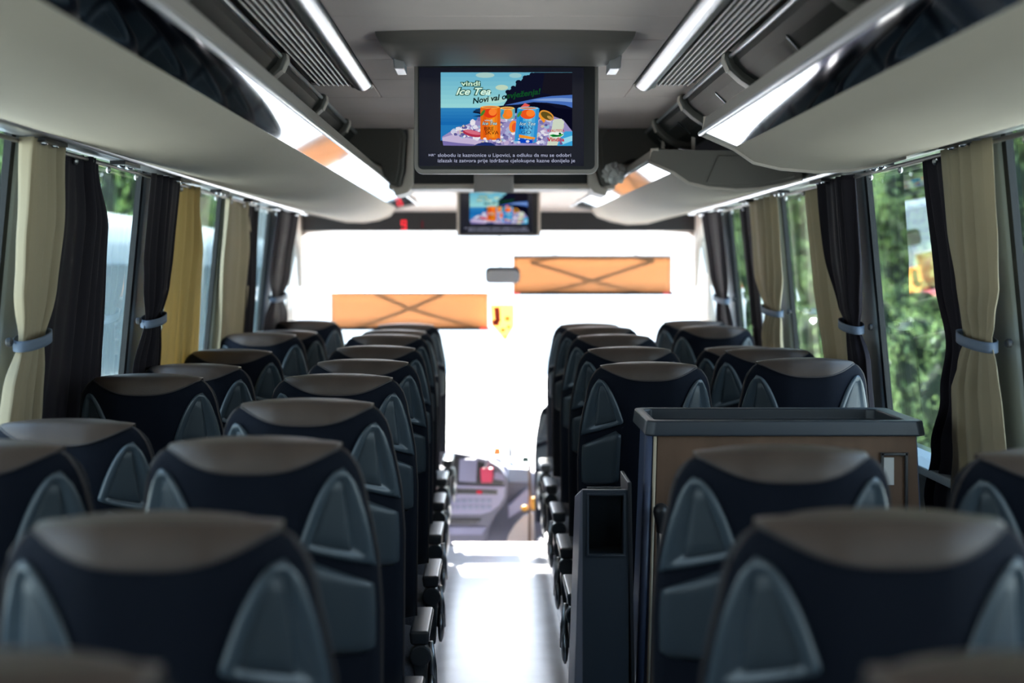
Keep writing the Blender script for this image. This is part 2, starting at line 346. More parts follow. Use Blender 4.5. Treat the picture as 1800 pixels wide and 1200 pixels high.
# ------------------------------------------------------------------ luggage racks
def rack(side, Y0, Y1, near, far, label, endcap, dz=0):
    # near / far : profile tables in (a, z above the eye)
    def A(a): return a * side
    def prof(t): return [(lerp(p[0], q[0], t), lerp(p[1], q[1], t) + dz) for p, q in zip(near, far)]
    th = thing('luggage_rack', label, 'luggage rack', (A(.8), (Y0 + Y1) / 2, CAMZ + .3), 'overhead luggage racks')
    # profile index: 0 lip top in,1 lip top aisle,2 line,3 chrome low, 4.. underside , last outer ; then inner floor
    N = 14
    def rnd(t, Yt):                        # rounds the far nose of the rack
        return 1
    stations = [0, .2, .4, .6, .8, .9, .96, 1.0]
    def pt(p, t, sh=0):
        y = lerp(Y0, Y1, t)
        return (A(p[0] + sh), y, CAMZ + p[1])
    def loft(idx, name, m, off=0, smooth=True, close=False, extra=None, thick=0):
        b = MB(th.location); rows = []
        for t in stations:
            pr = prof(t); rows.append([pt(pr[i], t) for i in idx])
        if thick:
            rows2 = []
            for r in rows: rows2.append([(p[0] + A(thick[0]), p[1], p[2] + thick[1]) for p in r][::-1])
            rows = [r + q for r, q in zip(rows, rows2)]; close = True
        n = len(rows[0]); vs = [p for r in rows for p in r]; fs = []
        for j in range(len(rows) - 1):
            for i in range(n if close else n - 1):
                i2 = (i + 1) % n; fs.append((j * n + i, j * n + i2, (j + 1) * n + i2, (j + 1) * n + i))
        if close: fs += [tuple(range(n)), tuple(range((len(rows) - 1) * n, len(rows) * n))]
        b.add(vs, fs); return b.build(name, m, th, bev=.002 if close else 0, smooth=smooth)
    U = list(range(3, len(near)))
    loft(U, 'underside_panel', M_beige, thick=(0, .012))
    loft([2, 3], 'chrome_strip', M_chrome, smooth=False, thick=(.006, .006))
    loft([0, 1, 2], 'lip', M_rackgrey, smooth=False, thick=(.018, .002))
    b = MB(th.location); b.tube([(A(lerp(near[2][0], far[2][0], t) - .003), lerp(Y0, Y1, t), CAMZ + dz + lerp(near[2][1], far[2][1], t)) for t in (0, .25, .5, .75, 1)], .007, 10); b.build('edge_rail', M_silver, th, smooth=True)
    b = MB(th.location); rows = []
    for t in (0, 1):
        pr = prof(t); q = pr[0]; z = pr[0][1] - .02
        rows.append([(A(q[0] + .012), lerp(Y0, Y1, t), CAMZ + z), (A(near[-1][0]), lerp(Y0, Y1, t), CAMZ + z), (A(near[-1][0]), lerp(Y0, Y1, t), CAMZ + z - .012), (A(q[0] + .012), lerp(Y0, Y1, t), CAMZ + z - .012)])
    b.add(rows[0] + rows[1], [(0, 1, 2, 3), (4, 7, 6, 5), (0, 4, 5, 1), (1, 5, 6, 2), (2, 6, 7, 3), (3, 7, 4, 0)]); b.build('shelf_floor', M_dkgrey, th)
    # nose: profile fan closed at both ends
    for t, nm in ((0, 'end_cap'), (1, 'end_cap')):
        pr = prof(t); y = lerp(Y0, Y1, t)
        poly = [(A(p[0]), CAMZ + p[1]) for p in pr] + [(A(pr[-1][0]), CAMZ + pr[0][1] - .01)]
        if side > 0: pass
        b = MB(th.location); b.prismY(poly, y - .004, y + .004)
        ec = b.build(nm, M_rackgrey if not endcap or t else M_endcap, th)
        path = [(A(p[0]), y, CAMZ + p[1] - .001) for p in pr]
        b = MB(th.location); b.tube(path, .0065, 8); b.build('end_trim', M_cream, ec, smooth=True)
        if endcap and t == 0:
            xs = lambda f: lerp(poly[1][0], poly[-1][0], f)
            b = MB(th.location)
            inner = [(.40, .86), (.47, .62)]
            pl = []
            def under(x):
                best = CAMZ
                pp = [(A(p[0]), CAMZ + p[1]) for p in pr]
                for (xa, za), (xb, zb) in zip(pp[1:], pp[2:]):
                    if min(xa, xb) <= x <= max(xa, xb) and abs(xb - xa) > 1e-6: best = za + (zb - za) * (x - xa) / (xb - xa)
                return best
            zt = CAMZ + pr[0][1]
            fs_ = [.36, .5, .65, .8, .95]
            pl = [(xs(f), under(xs(f)) + .014) for f in fs_] + [(xs(.95), zt - .022), (xs(.44), zt - .022)]
            b.prismY(pl, y - .010, y - .003); b.build('inset_panel', M_endcap, ec, bev=.003)
    return th
M_endcap = mat('endcap_grey', (.17, .15, .13), .5, bump=.1, bscale=500)
nearL = [(.525, .425), (.498, .428), (.500, .376), (.586, .338), (.64, .306), (.72, .292), (.82, .285), (.90, .288), (.97, .300), (1.03, .318)]
farL = [(.455, .395), (.425, .395), (.410, .362), (.525, .340), (.56, .300), (.62, .278), (.70, .265), (.80, .268), (.90, .29), (1.03, .318)]
rack(-1, -.9, 8.1, nearL, farL, 'long beige luggage rack over the left seats with mirror strip', False)
nearR = [(.585, .425), (.562, .425), (.552, .382), (.638, .344), (.69, .308), (.76, .292), (.86, .284), (.94, .288), (1.02, .303), (1.09, .322)]
farR = [(.50, .385), (.475, .385), (.435, .352), (.54, .332), (.58, .295), (.65, .272), (.74, .255), (.85, .26), (.96, .29), (1.09, .322)]
rack(1, -.9, 3.9, [(p[0], p[1]) for p in nearR], nearR, 'near beige luggage rack over the right seats ending in a rounded nose', False, dz=-.022)
rack(1, 5.2, 8.1, nearR, farR, 'far right luggage rack behind the stairwell gap with grey end panel', True)
# service strip with reading lights and curtain hooks under each rack
for s_ in (-1, 1):
    def a2x(a): return -a if s_ < 0 else a + .07
    nm = SIDE[s_]
    th = thing('service_strip', 'silver service strip with reading lights above the %s windows' % nm, 'service strip', (a2x(1.07), 3.5, CAMZ + .32), 'service strips above the windows')
    b = MB(th.location); b.prismY([(a2x(1.036), CAMZ + .322), (a2x(1.045), CAMZ + .313), (a2x(1.07), CAMZ + .312), (a2x(1.135), CAMZ + .322), (a2x(1.15), CAMZ + .35), (a2x(1.036), CAMZ + .345)], -.9, 8.4)
    b.build('strip_body', M_silver, th, bev=.003)
    b = MB(th.location); b.tube([(a2x(1.095), -.9, CAMZ + .300), (a2x(1.095), 8.3, CAMZ + .300)], .006, 8); b.build('curtain_rail', M_dkgrey, th, smooth=True)
    ys = [.55, 1.3, 2.05, 2.8, 3.55, 4.3, 5.05, 5.8, 6.55, 7.3, 8.0]
    if s_ > 0: ys = [.55, 1.3, 2.05, 2.8, 3.6, 4.35, 5.1, 5.85, 6.6, 7.35, 8.0]
    lamp = MB(); lamp.box(-.022, .022, -.09, .09, -.006, .004)
    lme = lamp.mesh('reading_lamp'); lme.materials.append(M_black)
    ln = MB(); ln.ell((0, 0, -.007), (.013, .02, .007)); lnm = ln.mesh('lamp_lens'); lnm.materials.append(M_chrome)
    lnm.polygons.foreach_set('use_smooth', [True] * len(lnm.polygons))
    for y in ys:
        o = bpy.data.objects.new('reading_lamp', lme); COL.objects.link(o); o.parent = th; o.location = (a2x(1.066) - th.location.x, y - 3.5, -.012)
        for dy in (-.045, .045): p_ = bpy.data.objects.new('lamp_lens', lnm); COL.objects.link(p_); p_.parent = o; p_.location = (0, dy, 0)
    b = MB(); b.ell((0, 0, 0), (.008, .008, .010), 8, 6); hm = b.mesh('curtain_hook'); hm.materials.append(M_steel)
    for y in np.arange(2.9, 8.2, .33):
        o = bpy.data.objects.new('curtain_hook', hm); COL.objects.link(o); o.parent = th; o.location = (a2x(1.095) - th.location.x, y - 3.5, -.034)
rk = bpy.data.objects['luggage_rack.002']
for (px, ya, yb, Y) in ((1219, 212, 264, 5.3), (1166, 246, 266, 5.75)):
    b = MB(rk.location); p, q = P(px, ya, Y), P(px, yb, Y); b.box(p[0] - .006, p[0] + .006, Y, Y + .012, q[2] - .01, p[2]); b.build('support_strut', M_cream, rk)
b = MB(); p = P(1080, 305, 5.86)
def crum(u, v):
    a_ = 2 * PI * u; c_ = PI * v; r_ = 1 + .22 * math.sin(5 * a_ + 3 * c_) + .15 * math.sin(9 * a_ - 7 * c_)
    return (p[0] + .04 * r_ * math.cos(a_) * math.sin(c_), p[1] + .03 * r_ * math.sin(a_) * math.sin(c_), p[2] + .035 * r_ * math.cos(c_))
b.grid(crum, 28, 18, 0, True); tag(b.build('plastic_bag', mat('cloudy_plastic', (.62, .60, .58), .15), smooth=False), 'small crumpled cloudy plastic bag lying on the far right rack', 'plastic bag')
# ------------------------------------------------------------------ header beam and front cabin
b = MB(); b.box(-.33, .40, 6.02, 6.2, CAMZ + .352, ZC + .1); hd = struct(b.build('beam_header', M_black))
b = MB(); b.box(-.42, .50, 6.0, 6.22, CAMZ + .330, CAMZ + .352); b.build('beam_lit_edge', M_cream, hd, bev=.006)  # cream bar paints the light caught along the beam's lower edge
for s_, nm in ((-1, 'left'), (1, 'right')):
    x0, x1 = (-.645, -.353) if s_ < 0 else (.42, .73)
    def rx(x): return x
    th = thing('bulkhead_locker', 'dark grey rounded locker hanging at the %s end of the ceiling' % nm, 'locker', ((x0 + x1) / 2, 5.98, CAMZ + .3), 'dark lockers at the ceiling header')
    xi, xo = (x1, x0) if s_ < 0 else (x0, x1)
    d = .05 * s_
    A2 = (lambda a: -a) if s_ < 0 else (lambda a: a + .07)
    poly = [(A2(.64), CAMZ + .455), (A2(.49), CAMZ + .445), (A2(.44), CAMZ + .42), (A2(.415), CAMZ + .345), (A2(.37), CAMZ + .335), (A2(.355), CAMZ + .40), (A2(.345), CAMZ + .54), (A2(.37), CAMZ + .585), (A2(.64), CAMZ + .60)]
    b = MB(th.location); b.prismY(poly, 5.95, 6.2); b.build('locker_body', M_dkgrey, th, bev=.012)
    b = MB(th.location); cx_, cz_ = (x0 + x1) / 2, CAMZ + .45
    b.prismY([(cx_ + (p[0] - cx_) * .86, cz_ + (p[1] - cz_) * .86) for p in poly], 5.94, 5.955); b.build('locker_door', M_dkgrey, th, bev=.004)
    b = MB(th.location); b.prismY([(A2(.40), CAMZ + .33), (A2(.367), CAMZ + .34), (A2(.35), CAMZ + .40), (A2(.34), CAMZ + .55), (A2(.345), CAMZ + .6), (A2(.318), CAMZ + .6), (A2(.318), CAMZ + .345), (A2(.34), CAMZ + .315), (A2(.39), CAMZ + .30)], 5.97, 6.21)
    b.build('cream_rib', M_cream, th, bev=.006)
b = MB()
b.prismX([(6.2, CAMZ + .44), (8.2, CAMZ + .43), (8.75, CAMZ + .345), (8.78, CAMZ + .35), (8.2, CAMZ + .45), (6.2, CAMZ + .46)], -1.12, 1.2)
struct(b.build('ceiling_front', M_cream))
b = MB(); b.box(-1.12, 1.2, 8.75, 8.80, CAMZ + .235, CAMZ + .36)
dk = tag(b.build('destination_display', M_black), 'dark display band with red digits above the windshield', 'display')
# digits
b = MB()
def seg7(x, z, h, code, y=8.748):
    w_ = h * .55; t = h * .13
    S = {'a': (x, x + w_, z + h - t, z + h), 'b': (x + w_ - t, x + w_, z + h / 2, z + h), 'c': (x + w_ - t, x + w_, z, z + h / 2), 'd': (x, x + w_, z, z + t), 'e': (x, x + t, z, z + h / 2), 'f': (x, x + t, z + h / 2, z + h), 'g': (x, x + w_, z + h / 2 - t / 2, z + h / 2 + t / 2)}
    for c in code: q = S[c]; b.box(q[0], q[1], y - .002, y, q[2], q[3])
x_, _, z_ = P(705, 404, 8.75)
seg7(x_, z_, .058, 'abcdfg'); o = b.build('bright_digit', emis('red_led', (1, .03, .05), 1.6), dk)
b = MB(); x_, _, z_ = P(736, 401, 8.75); seg7(x_, z_, .045, 'bc'); b.build('dim_digit', emis('red_led_dim', (.35, .03, .05), .5), dk)
# windshield surround
b = MB()
zt = CAMZ + .235
prof = [(-1.24, CAMZ + .5), (-1.24, -.4), (-1.19, -.4), (-1.19, CAMZ + .10), (-1.17, CAMZ + .17), (-1.10, CAMZ + .222), (-.95, CAMZ + .232), (1.0, CAMZ + .232), (1.17, CAMZ + .222), (1.24, CAMZ + .17), (1.265, CAMZ + .10), (1.265, -.4), (1.32, -.4), (1.32, CAMZ + .5)]
# frame built as two side posts and top strip of quads
def strip(b, outer, inner, y0, y1):
    for (p, q), (r, s_) in zip(zip(outer, outer[1:]), zip(inner, inner[1:])):
        b.hexa([(p[0], y0, p[1]), (q[0], y0, q[1]), (s_[0], y0, s_[1]), (r[0], y0, r[1]), (p[0], y1, p[1]), (q[0], y1, q[1]), (s_[0], y1, s_[1]), (r[0], y1, r[1])])
inn = prof[2:12]
out = [(-1.27, -.4), (-1.27, CAMZ + .12), (-1.27, CAMZ + .3), (-1.16, CAMZ + .34), (-.95, CAMZ + .34), (1.0, CAMZ + .34), (1.2, CAMZ + .34), (1.34, CAMZ + .3), (1.34, CAMZ + .12), (1.34, -.4)]
strip(b, out, inn, 8.80, 9.0)
fr = struct(b.build('wall_front', M_cream, bev=.006))
b = MB(); b.box(-1.3, 1.36, 9.05, 9.12, -.46, .12); b.box(-1.3, 1.36, 9.0, 9.12, CAMZ + .3, 2.24); struct(b.build('wall_nose', M_dash))
b = MB(); b.add([(-1.24, 9.08, .1), (1.32, 9.08, .1), (1.32, 9.0, CAMZ + .34), (-1.24, 9.0, CAMZ + .34)], [(0, 1, 2, 3)]); struct(b.build('window_15', M_wglass))
# side front cream cheeks between racks and windshield
for s_ in (-1, 1):
    def a2x(a): return -a if s_ < 0 else a + .07
    b = MB()
    b.prismX([(8.12, CAMZ + .44), (8.2, CAMZ + .34), (8.5, CAMZ + .27), (8.72, CAMZ + .12), (8.8, CAMZ - .1), (8.84, CAMZ - .1), (8.84, CAMZ + .44)], a2x(1.16), a2x(1.13))
    struct(b.build('trim_%d' % (1 if s_ < 0 else 2), M_cream, bev=.004))
    b = MB(); b.box(*sorted((a2x(1.185), a2x(1.215))), 8.6, 8.66, .86, CAMZ + .35); struct(b.build('trim_%d' % (3 if s_ < 0 else 4), M_cream, bev=.004))
# ------------------------------------------------------------------ coach seats
TOP = 1.11      # seat top above the platform (platform .06)
WT = [(0, .126), (.004, .144), (.012, .157), (.03, .171), (.06, .181), (.1, .1865), (.16, .1975), (.22, .2065), (.30, .209), (.45, .207), (.70, .203)]
def SW(q): return interp(WT, q)
def lean(q): return q * .15
def rearY(x, q):
    c = .088 * (max(0, abs(x) - .055) / .15) ** 1.6
    tr = .045 * (1 - math.sqrt(max(0, 1 - ((.06 - q) / .06) ** 2))) if q < .06 else 0
    return lean(q) + c + tr
def frontY(x, q):
    tr = .045 * (1 - math.sqrt(max(0, 1 - ((.06 - q) / .06) ** 2))) if q < .06 else 0
    w_ = SW(q)
    return max(rearY(x, q) + .02, lean(q) + .158 - .05 * (abs(x) / w_) ** 4 - tr)
def SZ(x, q): return TOP - q - .38 * x * x * max(0, 1 - q / .12)
def seat_part(fn, nu, nv, name, m, root, solid=0, smooth=True):
    b = MB(); b.grid(fn, nu, nv); return b.build(name, m, root, smooth=smooth, solid=solid)
qs = [0, .004, .012, .022, .035, .05, .07, .1, .14, .2, .3, .45, .6, .68]
def make_seat():
    root = bpy.data.objects.new('coach_seat', None); COL.objects.link(root)
    # back body closed
    b = MB(); nx = 25; rows = []
    for q in qs:
        r = []
        for i in range(nx):
            x = lerp(-1, 1, i / (nx - 1)) * SW(q); r.append((x, rearY(x, q), SZ(x, q)))
        for i in range(nx - 1, -1, -1):
            x = lerp(-1, 1, i / (nx - 1)) * SW(q); r.append((x, frontY(x, q), SZ(x, q) + .0))
        rows.append(r)
    n = 2 * nx; vs = [p for r in rows for p in r]
    fs = [(j * n + i, j * n + (i + 1) % n, (j + 1) * n + (i + 1) % n, (j + 1) * n + i) for j in range(len(rows) - 1) for i in range(n)]
    for j in (0, len(rows) - 1):
        for i in range(nx - 1): fs.append((j * n + i, j * n + i + 1, j * n + n - 2 - i, j * n + n - 1 - i))
    b.add(vs, fs); b.build('backrest', M_navy, root, smooth=True)
    # leather cap wraps over the top
    def capq(x):      # lower edge of the leather on the rear
        t = min(1, abs(x) / .145)
        return .0035 + .044 * (1 - t ** 2.6) ** 1.25
    def cap(u, v):
        x = lerp(-.145, .145, u); e_ = .0005 + .0035 * (1 - abs(2 * u - 1) ** 8)
        if v < .6:
            q = lerp(capq(x), .0005, v / .6); return (x, rearY(x, q) - e_, SZ(x, q) + e_ * (v / .6))
        if v < .75:
            t = (v - .6) / .15; return (x, lerp(rearY(x, 0), frontY(x, 0), t), SZ(x, 0) + e_)
        q = lerp(.001, .12, (v - .75) / .25); return (x, frontY(x, q) + e_, SZ(x, q) + e_ * (1 - (v - .75) / .25))
    seat_part(cap, 31, 27, 'leather_cap', M_tan, root, solid=.003)
    b = MB(); b.tube([(x, rearY(x, capq(x)) - .0055, SZ(x, capq(x))) for x in np.linspace(-.144, .144, 31)], .0022, 6); b.build('cap_seam', M_pipe, root, smooth=True)
    for s in (-1, 1):
        # side piping down the edge
        b = MB(); b.tube([(s * (SW(q) + .001), rearY(SW(q), q) + .004, SZ(SW(q), q)) for q in qs[1:]], .0032, 6); b.build('piping', M_pipe, root, smooth=True)
        # upper trim: wedge with recessed pocket
        APX = .038
        def zb(f): return lerp(.180, .222, f)       # bottom edge q: inner .. outer
        def xin(t):                                 # t 0 bottom .. 1 apex
            return .150 - .074 * max(0, 1 - t) ** .58 + (.010 * (1 - t / .08) ** 2 if t < .08 else 0)
        def tri(f, t, off):
            q = lerp(zb(f), APX, t)
            x = lerp(xin(t), SW(q) - .005 - .017 * t ** 5 - .0 * t, f)
            # offset along an approximate outward normal of the chamfer
            return (s * (x + off * .5), rearY(x, q) - off * .85, SZ(x, q))
        def rim(f, t):
            wd = .125 * (1 - .68 * t); d = min(f * wd, (1 - f) * wd * .8, t * .17, (1 - t) * .14)
            return .003 + (.006 * math.sin(PI * d / .016) if d < .016 else -.003 * sstep((d - .016) / .006))
        o = seat_part(lambda u, v: tri(u, v, rim(u, v)), 25, 25, 'side_trim', M_trim, root, solid=.002)
        # inner pocket panel, inset from the outer side by a dark band
        def inn_(u, v):
            t = lerp(.10, .88, v); f = lerp(.12 + .10 * v, .70 - .06 * v - .12 * v ** 3, u)
            k = min(u, 1 - u, v, 1 - v); return tri(f, t, .0015 + .0045 * sstep(k / .14))
        seat_part(inn_, 15, 15, 'pocket_panel', M_panel, o, solid=.0015)
        # lower panel
        def low(u, v):
            q = lerp(lerp(.200, .243, u), .375 - .01 * (1 - u), 1 - v)
            k = min(u * .12, (1 - u) * .12, v * .15, (1 - v) * .15)
            rr = .018; du, dv = u * .12, min(v, 1 - v) * .15
            vv = min(v, 1 - v) * .15; cr = .016 * (1 - math.sqrt(max(0, 1 - (max(0, .016 - vv) / .016) ** 2)))
            x = lerp(.085 + .006 * (1 - v) + cr, SW(q) - .010 - cr, u)
            off = .002 + .009 * sstep(k / .014)
            return (s * (x + off * .5), rearY(x, q) - off * .85, SZ(x, q))
        seat_part(low, 13, 15, 'lower_panel', M_panel, root, solid=.002)
    # cushion, base, pedestal
    b = MB(); b.grid(lambda u, v: cush(u, v), 24, 9, 0, True)
    return root
def superbox(c, r, e, nu=24, nv=12):
    def sg(a, p): return math.copysign(abs(a) ** p, a)
    def fn(u, v):
        a = 2 * PI * u; bb = PI * (v - .5)
        return (c[0] + r[0] * sg(math.cos(bb), e) * sg(math.cos(a), e), c[1] + r[1] * sg(math.cos(bb), e) * sg(math.sin(a), e), c[2] + r[2] * sg(math.sin(bb), e))
    return fn
def cush(u, v): return superbox((0, .36, .255), (.205, .27, .062), .35)(u, v)
def finish_seat(root, side):      # side: aisle side of the seat, 0 = no armrest
    b = MB(); b.grid(cush, 32, 14, 0, True); b.build('seat_cushion', M_greyfab, root, smooth=True)
    b = MB(); b.box(-.19, .19, .14, .56, .14, .20); b.box(-.15, .15, .2, .5, .10, .14); b.build('seat_frame', M_black, root, bev=.01)
    for yy in (.2, .46):
        b = MB(); b.box(-.12, .12, yy, yy + .05, .0, .11); b.build('pedestal', M_black, root, bev=.006)
    b = MB(); b.box(-.16, .16, .105, .12, .34, .44); b.build('rear_net_bar', M_black, root, bev=.004)
    if side:
        x0 = side * .205
        a_, c_ = sorted((x0 - side * .02, x0 + side * .038))
        b = MB(); b.hexa([(a_ + .004, .16, .352), (c_ - .004, .16, .352), (c_ - .004, .50, .352), (a_ + .004, .50, .352), (a_, .16, .392), (c_, .16, .392), (c_, .50, .385), (a_, .50, .385)])
        am = b.build('armrest', M_arm, root, bev=.009)
        b = MB(); b.lathe([(.026, 0), (.030, .004), (.030, .035), (.026, .04)], (x0 + side * .012, .152, .325), 'Y', 20); b.build('joint_cap', M_arm, am, smooth=False, bev=.002)
        b = MB()
        xs = [x0 + side * d for d in (-.012, .032)]
        xa, xb = sorted(xs)
        b.hexa([(xa + .008, .17, .16), (xb - .006, .17, .16), (xb - .006, .24, .17), (xa + .008, .24, .17), (xa, .165, .33), (xb, .165, .33), (xb, .33, .345), (xa, .33, .345)])
        b.build('side_cover', M_arm, root, bev=.008)
        b = MB(); b.ell((x0 + side * .040, .26, .20), (.012, .055, .05)); b.tube([(x0 + side * .036, .26, .34), (x0 + side * .042, .26, .27), (x0 + side * .040, .27, .2)], [.008, .012, .016], 8)
        b.build('recline_lever', M_steel, root, smooth=True)
    else:
        b = MB(); b.box(-.012, .012, .13, .16, .16, .3); b.build('buckle_bar', M_black, root)
    return root
SEATS = []
# (column, Y, centre px, top py)
ordn = ['nearest', 'second', 'third', 'fourth', 'fifth', 'sixth', 'seventh', 'eighth', 'ninth', 'tenth', 'eleventh']
colsL = [('left aisle', 1, [(.93, -185, 1156), (1.68, 252, 905), (2.43, 435, 770), (3.18, 532, 702), (3.93, 590, 658), (4.68, 634, 632), (5.43, 658, 608), (6.18, 677, 588), (6.93, 693, 580), (7.62, 712, 569)]),
         ('left window', 0, [(2.43, -94, 775), (3.18, 83, 738), (3.93, 235, 658), (4.68, 323, 640), (5.43, 392, 614), (6.18, 446, 585), (6.93, 491, 581), (7.62, 530, 563)]),
         ('right aisle', -1, [(.93, 2000, 1160), (1.68, 1578, 900), (2.43, 1389, 785), (4.40, 1145, 637), (5.14, 1110, 610), (5.89, 1081, 588), (6.64, 1056, 574), (7.39, 1037, 568)]),
         ('right window', 0, [(2.43, 1925, 790), (4.40, 1437, 630), (5.14, 1366, 612), (5.89, 1318, 609), (6.64, 1267, 573), (7.39, 1229, 563)])]
protos = {}
for col, side, rows in colsL:
    for i, (Y, cx, py) in enumerate(rows):
        if side not in protos:
            r = finish_seat(make_seat(), side); protos[side] = r
        else: r = copy_tree(protos[side])
        x = P(cx, py, Y)[0]; ztop = P(cx, py, Y + .085)[2]
        r.location = (x, Y, .062); s = (ztop - .062) / (TOP + .003); r.scale = (1, 1, s)
        n = len(rows)
        pos = {0: 'nearest of', n - 1: 'farthest of'}.get(i, ordn[i] + ' from the camera in')
        if 'window' in col: r.location.x -= math.copysign(.02, x)
        lab = 'dark coach seat with brown leather cap, %s the %s column' % (pos, col)
        if col == 'right aisle' and i == 3: lab = 'dark coach seat just beyond the bistro cabinet in the right aisle column'
        if col == 'right window' and i == 1: lab = 'dark coach seat directly behind the cabinet tray, right window column'
        r['label'] = lab; r['category'] = 'coach seat'; r['group'] = 'coach seats in the ' + col + ' column'
        SEATS.append(r)
# guide seat ahead of the right aisle column
r = copy_tree(protos[0]); x, _, z = P(998, 712, 8.1); r.location = (x, 8.06, -.355); r.scale = (.85, .62, (z + .355) / TOP)
r['label'] = 'lower crew seat beside the dashboard at the front of the aisle'; r['category'] = 'crew seat'
# ------------------------------------------------------------------ curtains
def curtain(side, a, keys, m, label, folds, amp=.018, tie=None, rot=0, group=None, zext=None):
    K = []
    for py, xl, xr in keys:
        ya, yb = a * F / abs(xl - 865), a * F / abs(xr - 865)
        ya, yb = min(ya, yb), max(ya, yb); ym = (ya + yb) / 2
        K.append((CAMZ + (475 - py) * ym / F, ya, yb))
    K.sort(key=lambda k: -k[0])
    K[0] = (1.757, K[0][1], K[0][2])
    if zext is not None and K[-1][0] > zext: K.append((zext, K[-1][1], K[-1][2]))
    zt, zl = K[0][0], K[-1][0]
    wmax = max(k[2] - k[1] for k in K)
    def ext(z, j):
        for p, q in zip(K, K[1:]):
            if z >= q[0]: t = sstep((p[0] - z) / max(1e-6, p[0] - q[0])); return lerp(p[j], q[j], t)
        return K[-1][j]
    rs = random.Random(label); ph = [rs.uniform(0, 6.28) for _ in range(4)]
    yc0 = (K[0][1] + K[0][2]) / 2
    root_loc = (WX(side, zt, .06), yc0, zt); ins = .062 if tie is not None else .030
    nu, nv = folds * 10 + 1, 44
    def fn(u, v):
        z = lerp(zt, zl, v); y0, y1 = ext(z, 1), ext(z, 2); w_ = y1 - y0
        uu = u + .055 * math.sin(2 * PI * u * 1.3 + ph[0] + 1.2 * v) + .012 * math.sin(2 * PI * u * 5 + ph[1])
        y = lerp(y0, y1, min(1.02, max(-.02, uu)))
        comp = w_ / wmax
        A = 1.35 * amp * (.65 + .55 * math.sin(u * 7 + ph[2])) * (.9 + .25 * math.sin(3 * v + ph[3]))
        if tie is not None:
            zt_ = CAMZ + (475 - tie) * (ext(1.2, 1) + ext(1.2, 2)) / 2 / F
            g = math.exp(-((z - zt_) / .05) ** 2); A *= 1 - .55 * g; A *= (1 + .35 * (1 - comp))
        x = WX(side, z, ins)
        x = x - side * (.006 + A * math.sin(2 * PI * folds * uu + ph[0] + .8 * math.sin(2 * v + ph[1])))
        return (x, y, z)
    if tie is None:
        b = MB(); b.grid(fn, nu, nv); me = b.mesh('curtain', False)
        o = link('curtain', me, None, m, smooth=True, solid=.002); tag(o, label, 'curtain', group); return o
    th = thing('curtain', label, 'curtain', (root_loc[0], root_loc[1], K[-1][0]), group)
    b = MB(th.location); b.grid(fn, nu, nv); link('fabric', b.mesh('fabric', False), th, m, smooth=True, solid=.002)
    ym = (ext(1.2, 1) + ext(1.2, 2)) / 2
    zt_ = CAMZ + (475 - tie) * ym / F
    y0, y1 = ext(zt_, 1) - .008, ext(zt_, 2) + .008; xc = WX(side, zt_, ins + .008)
    def band(u, v):
        an = 2 * PI * u
        return (xc + (.034) * math.cos(an), (y0 + y1) / 2 + (y1 - y0) / 2 * math.sin(an), zt_ + lerp(-.013, .013, v) + .012 * math.sin(an))
    b = MB(th.location); b.grid(band, 28, 4, 0, True); b.build('tieback', M_tie, th, smooth=True, solid=.003)
    b = MB(th.location); b.lathe([(.008, 0), (.011, .004), (.011, .012), (.006, .016)], (WX(side, zt_, .04), y0 - .004, zt_), 'X', 12); b.build('tie_knob', M_black, th)
    return th
def shifted(keys, d): return keys
curtain(-1, 1.10, [(215, 18, 88), (400, 24, 102), (500, 30, 98), (598, 44, 86), (680, 30, 86), (740, 27, 88)], M_cb, 'beige curtain gathered by a blue band at the nearest left pillar', 6, .016, tie=598, zext=.9)
curtain(-1, 1.134, [(235, 92, 152), (400, 96, 180), (600, 88, 186), (735, 82, 190)], M_cd, 'dark hanging curtain beside the nearest beige one on the left', 6, .016, zext=.9)
curtain(-1, 1.10, [(290, 252, 300), (450, 252, 298), (500, 256, 296), (562, 263, 288), (640, 250, 292)], M_cd, 'dark curtain with blue tieback at the second left pillar', 6, .014, tie=562, zext=.9)
curtain(-1, 1.134, [(305, 294, 338), (450, 292, 355), (640, 290, 360)], M_cy, 'straight golden beige curtain beside the dark tied one on the left', 6, .016, zext=.9)
curtain(-1, 1.134, [(325, 382, 424), (450, 380, 438), (590, 388, 437)], M_cb, 'beige curtain at the third left pillar', 4, .016, zext=.9)
curtain(-1, 1.134, [(335, 424, 442), (590, 434, 449)], M_cd, 'narrow dark curtain behind the third left beige one', 3, .012, zext=.9)
curtain(-1, 1.10, [(350, 482, 514), (480, 478, 508), (522, 484, 500), (560, 477, 510)], M_cd, 'dark tied curtain next to the windshield on the left', 5, .014, tie=522, zext=.9)
curtain(1, 1.18, [(250, 1672, 1768), (400, 1672, 1764), (500, 1680, 1758), (560, 1684, 1745), (598, 1686, 1736), (640, 1672, 1742), (700, 1655, 1745), (800, 1650, 1745), (890, 1640, 1750)], M_cb, 'beige curtain gathered by a blue band at the nearest right pillar', 6, .018, tie=598, zext=.75)
curtain(1, 1.21, [(255, 1648, 1700), (500, 1658, 1700), (600, 1670, 1700), (700, 1652, 1700), (800, 1626, 1690), (900, 1603, 1680)], M_cd, 'dark curtain half hidden behind the nearest right beige one', 4, .014, zext=.75)
curtain(1, 1.21, [(312, 1428, 1470), (500, 1430, 1474), (640, 1438, 1477)], M_cb, 'straight beige curtain beside the dark tied one on the right', 4, .016, zext=.9)
curtain(1, 1.18, [(308, 1462, 1517), (450, 1460, 1516), (540, 1470, 1508), (573, 1479, 1503), (630, 1478, 1514)], M_cd, 'dark curtain with blue tieback at the second right pillar', 6, .014, tie=573, zext=.9)
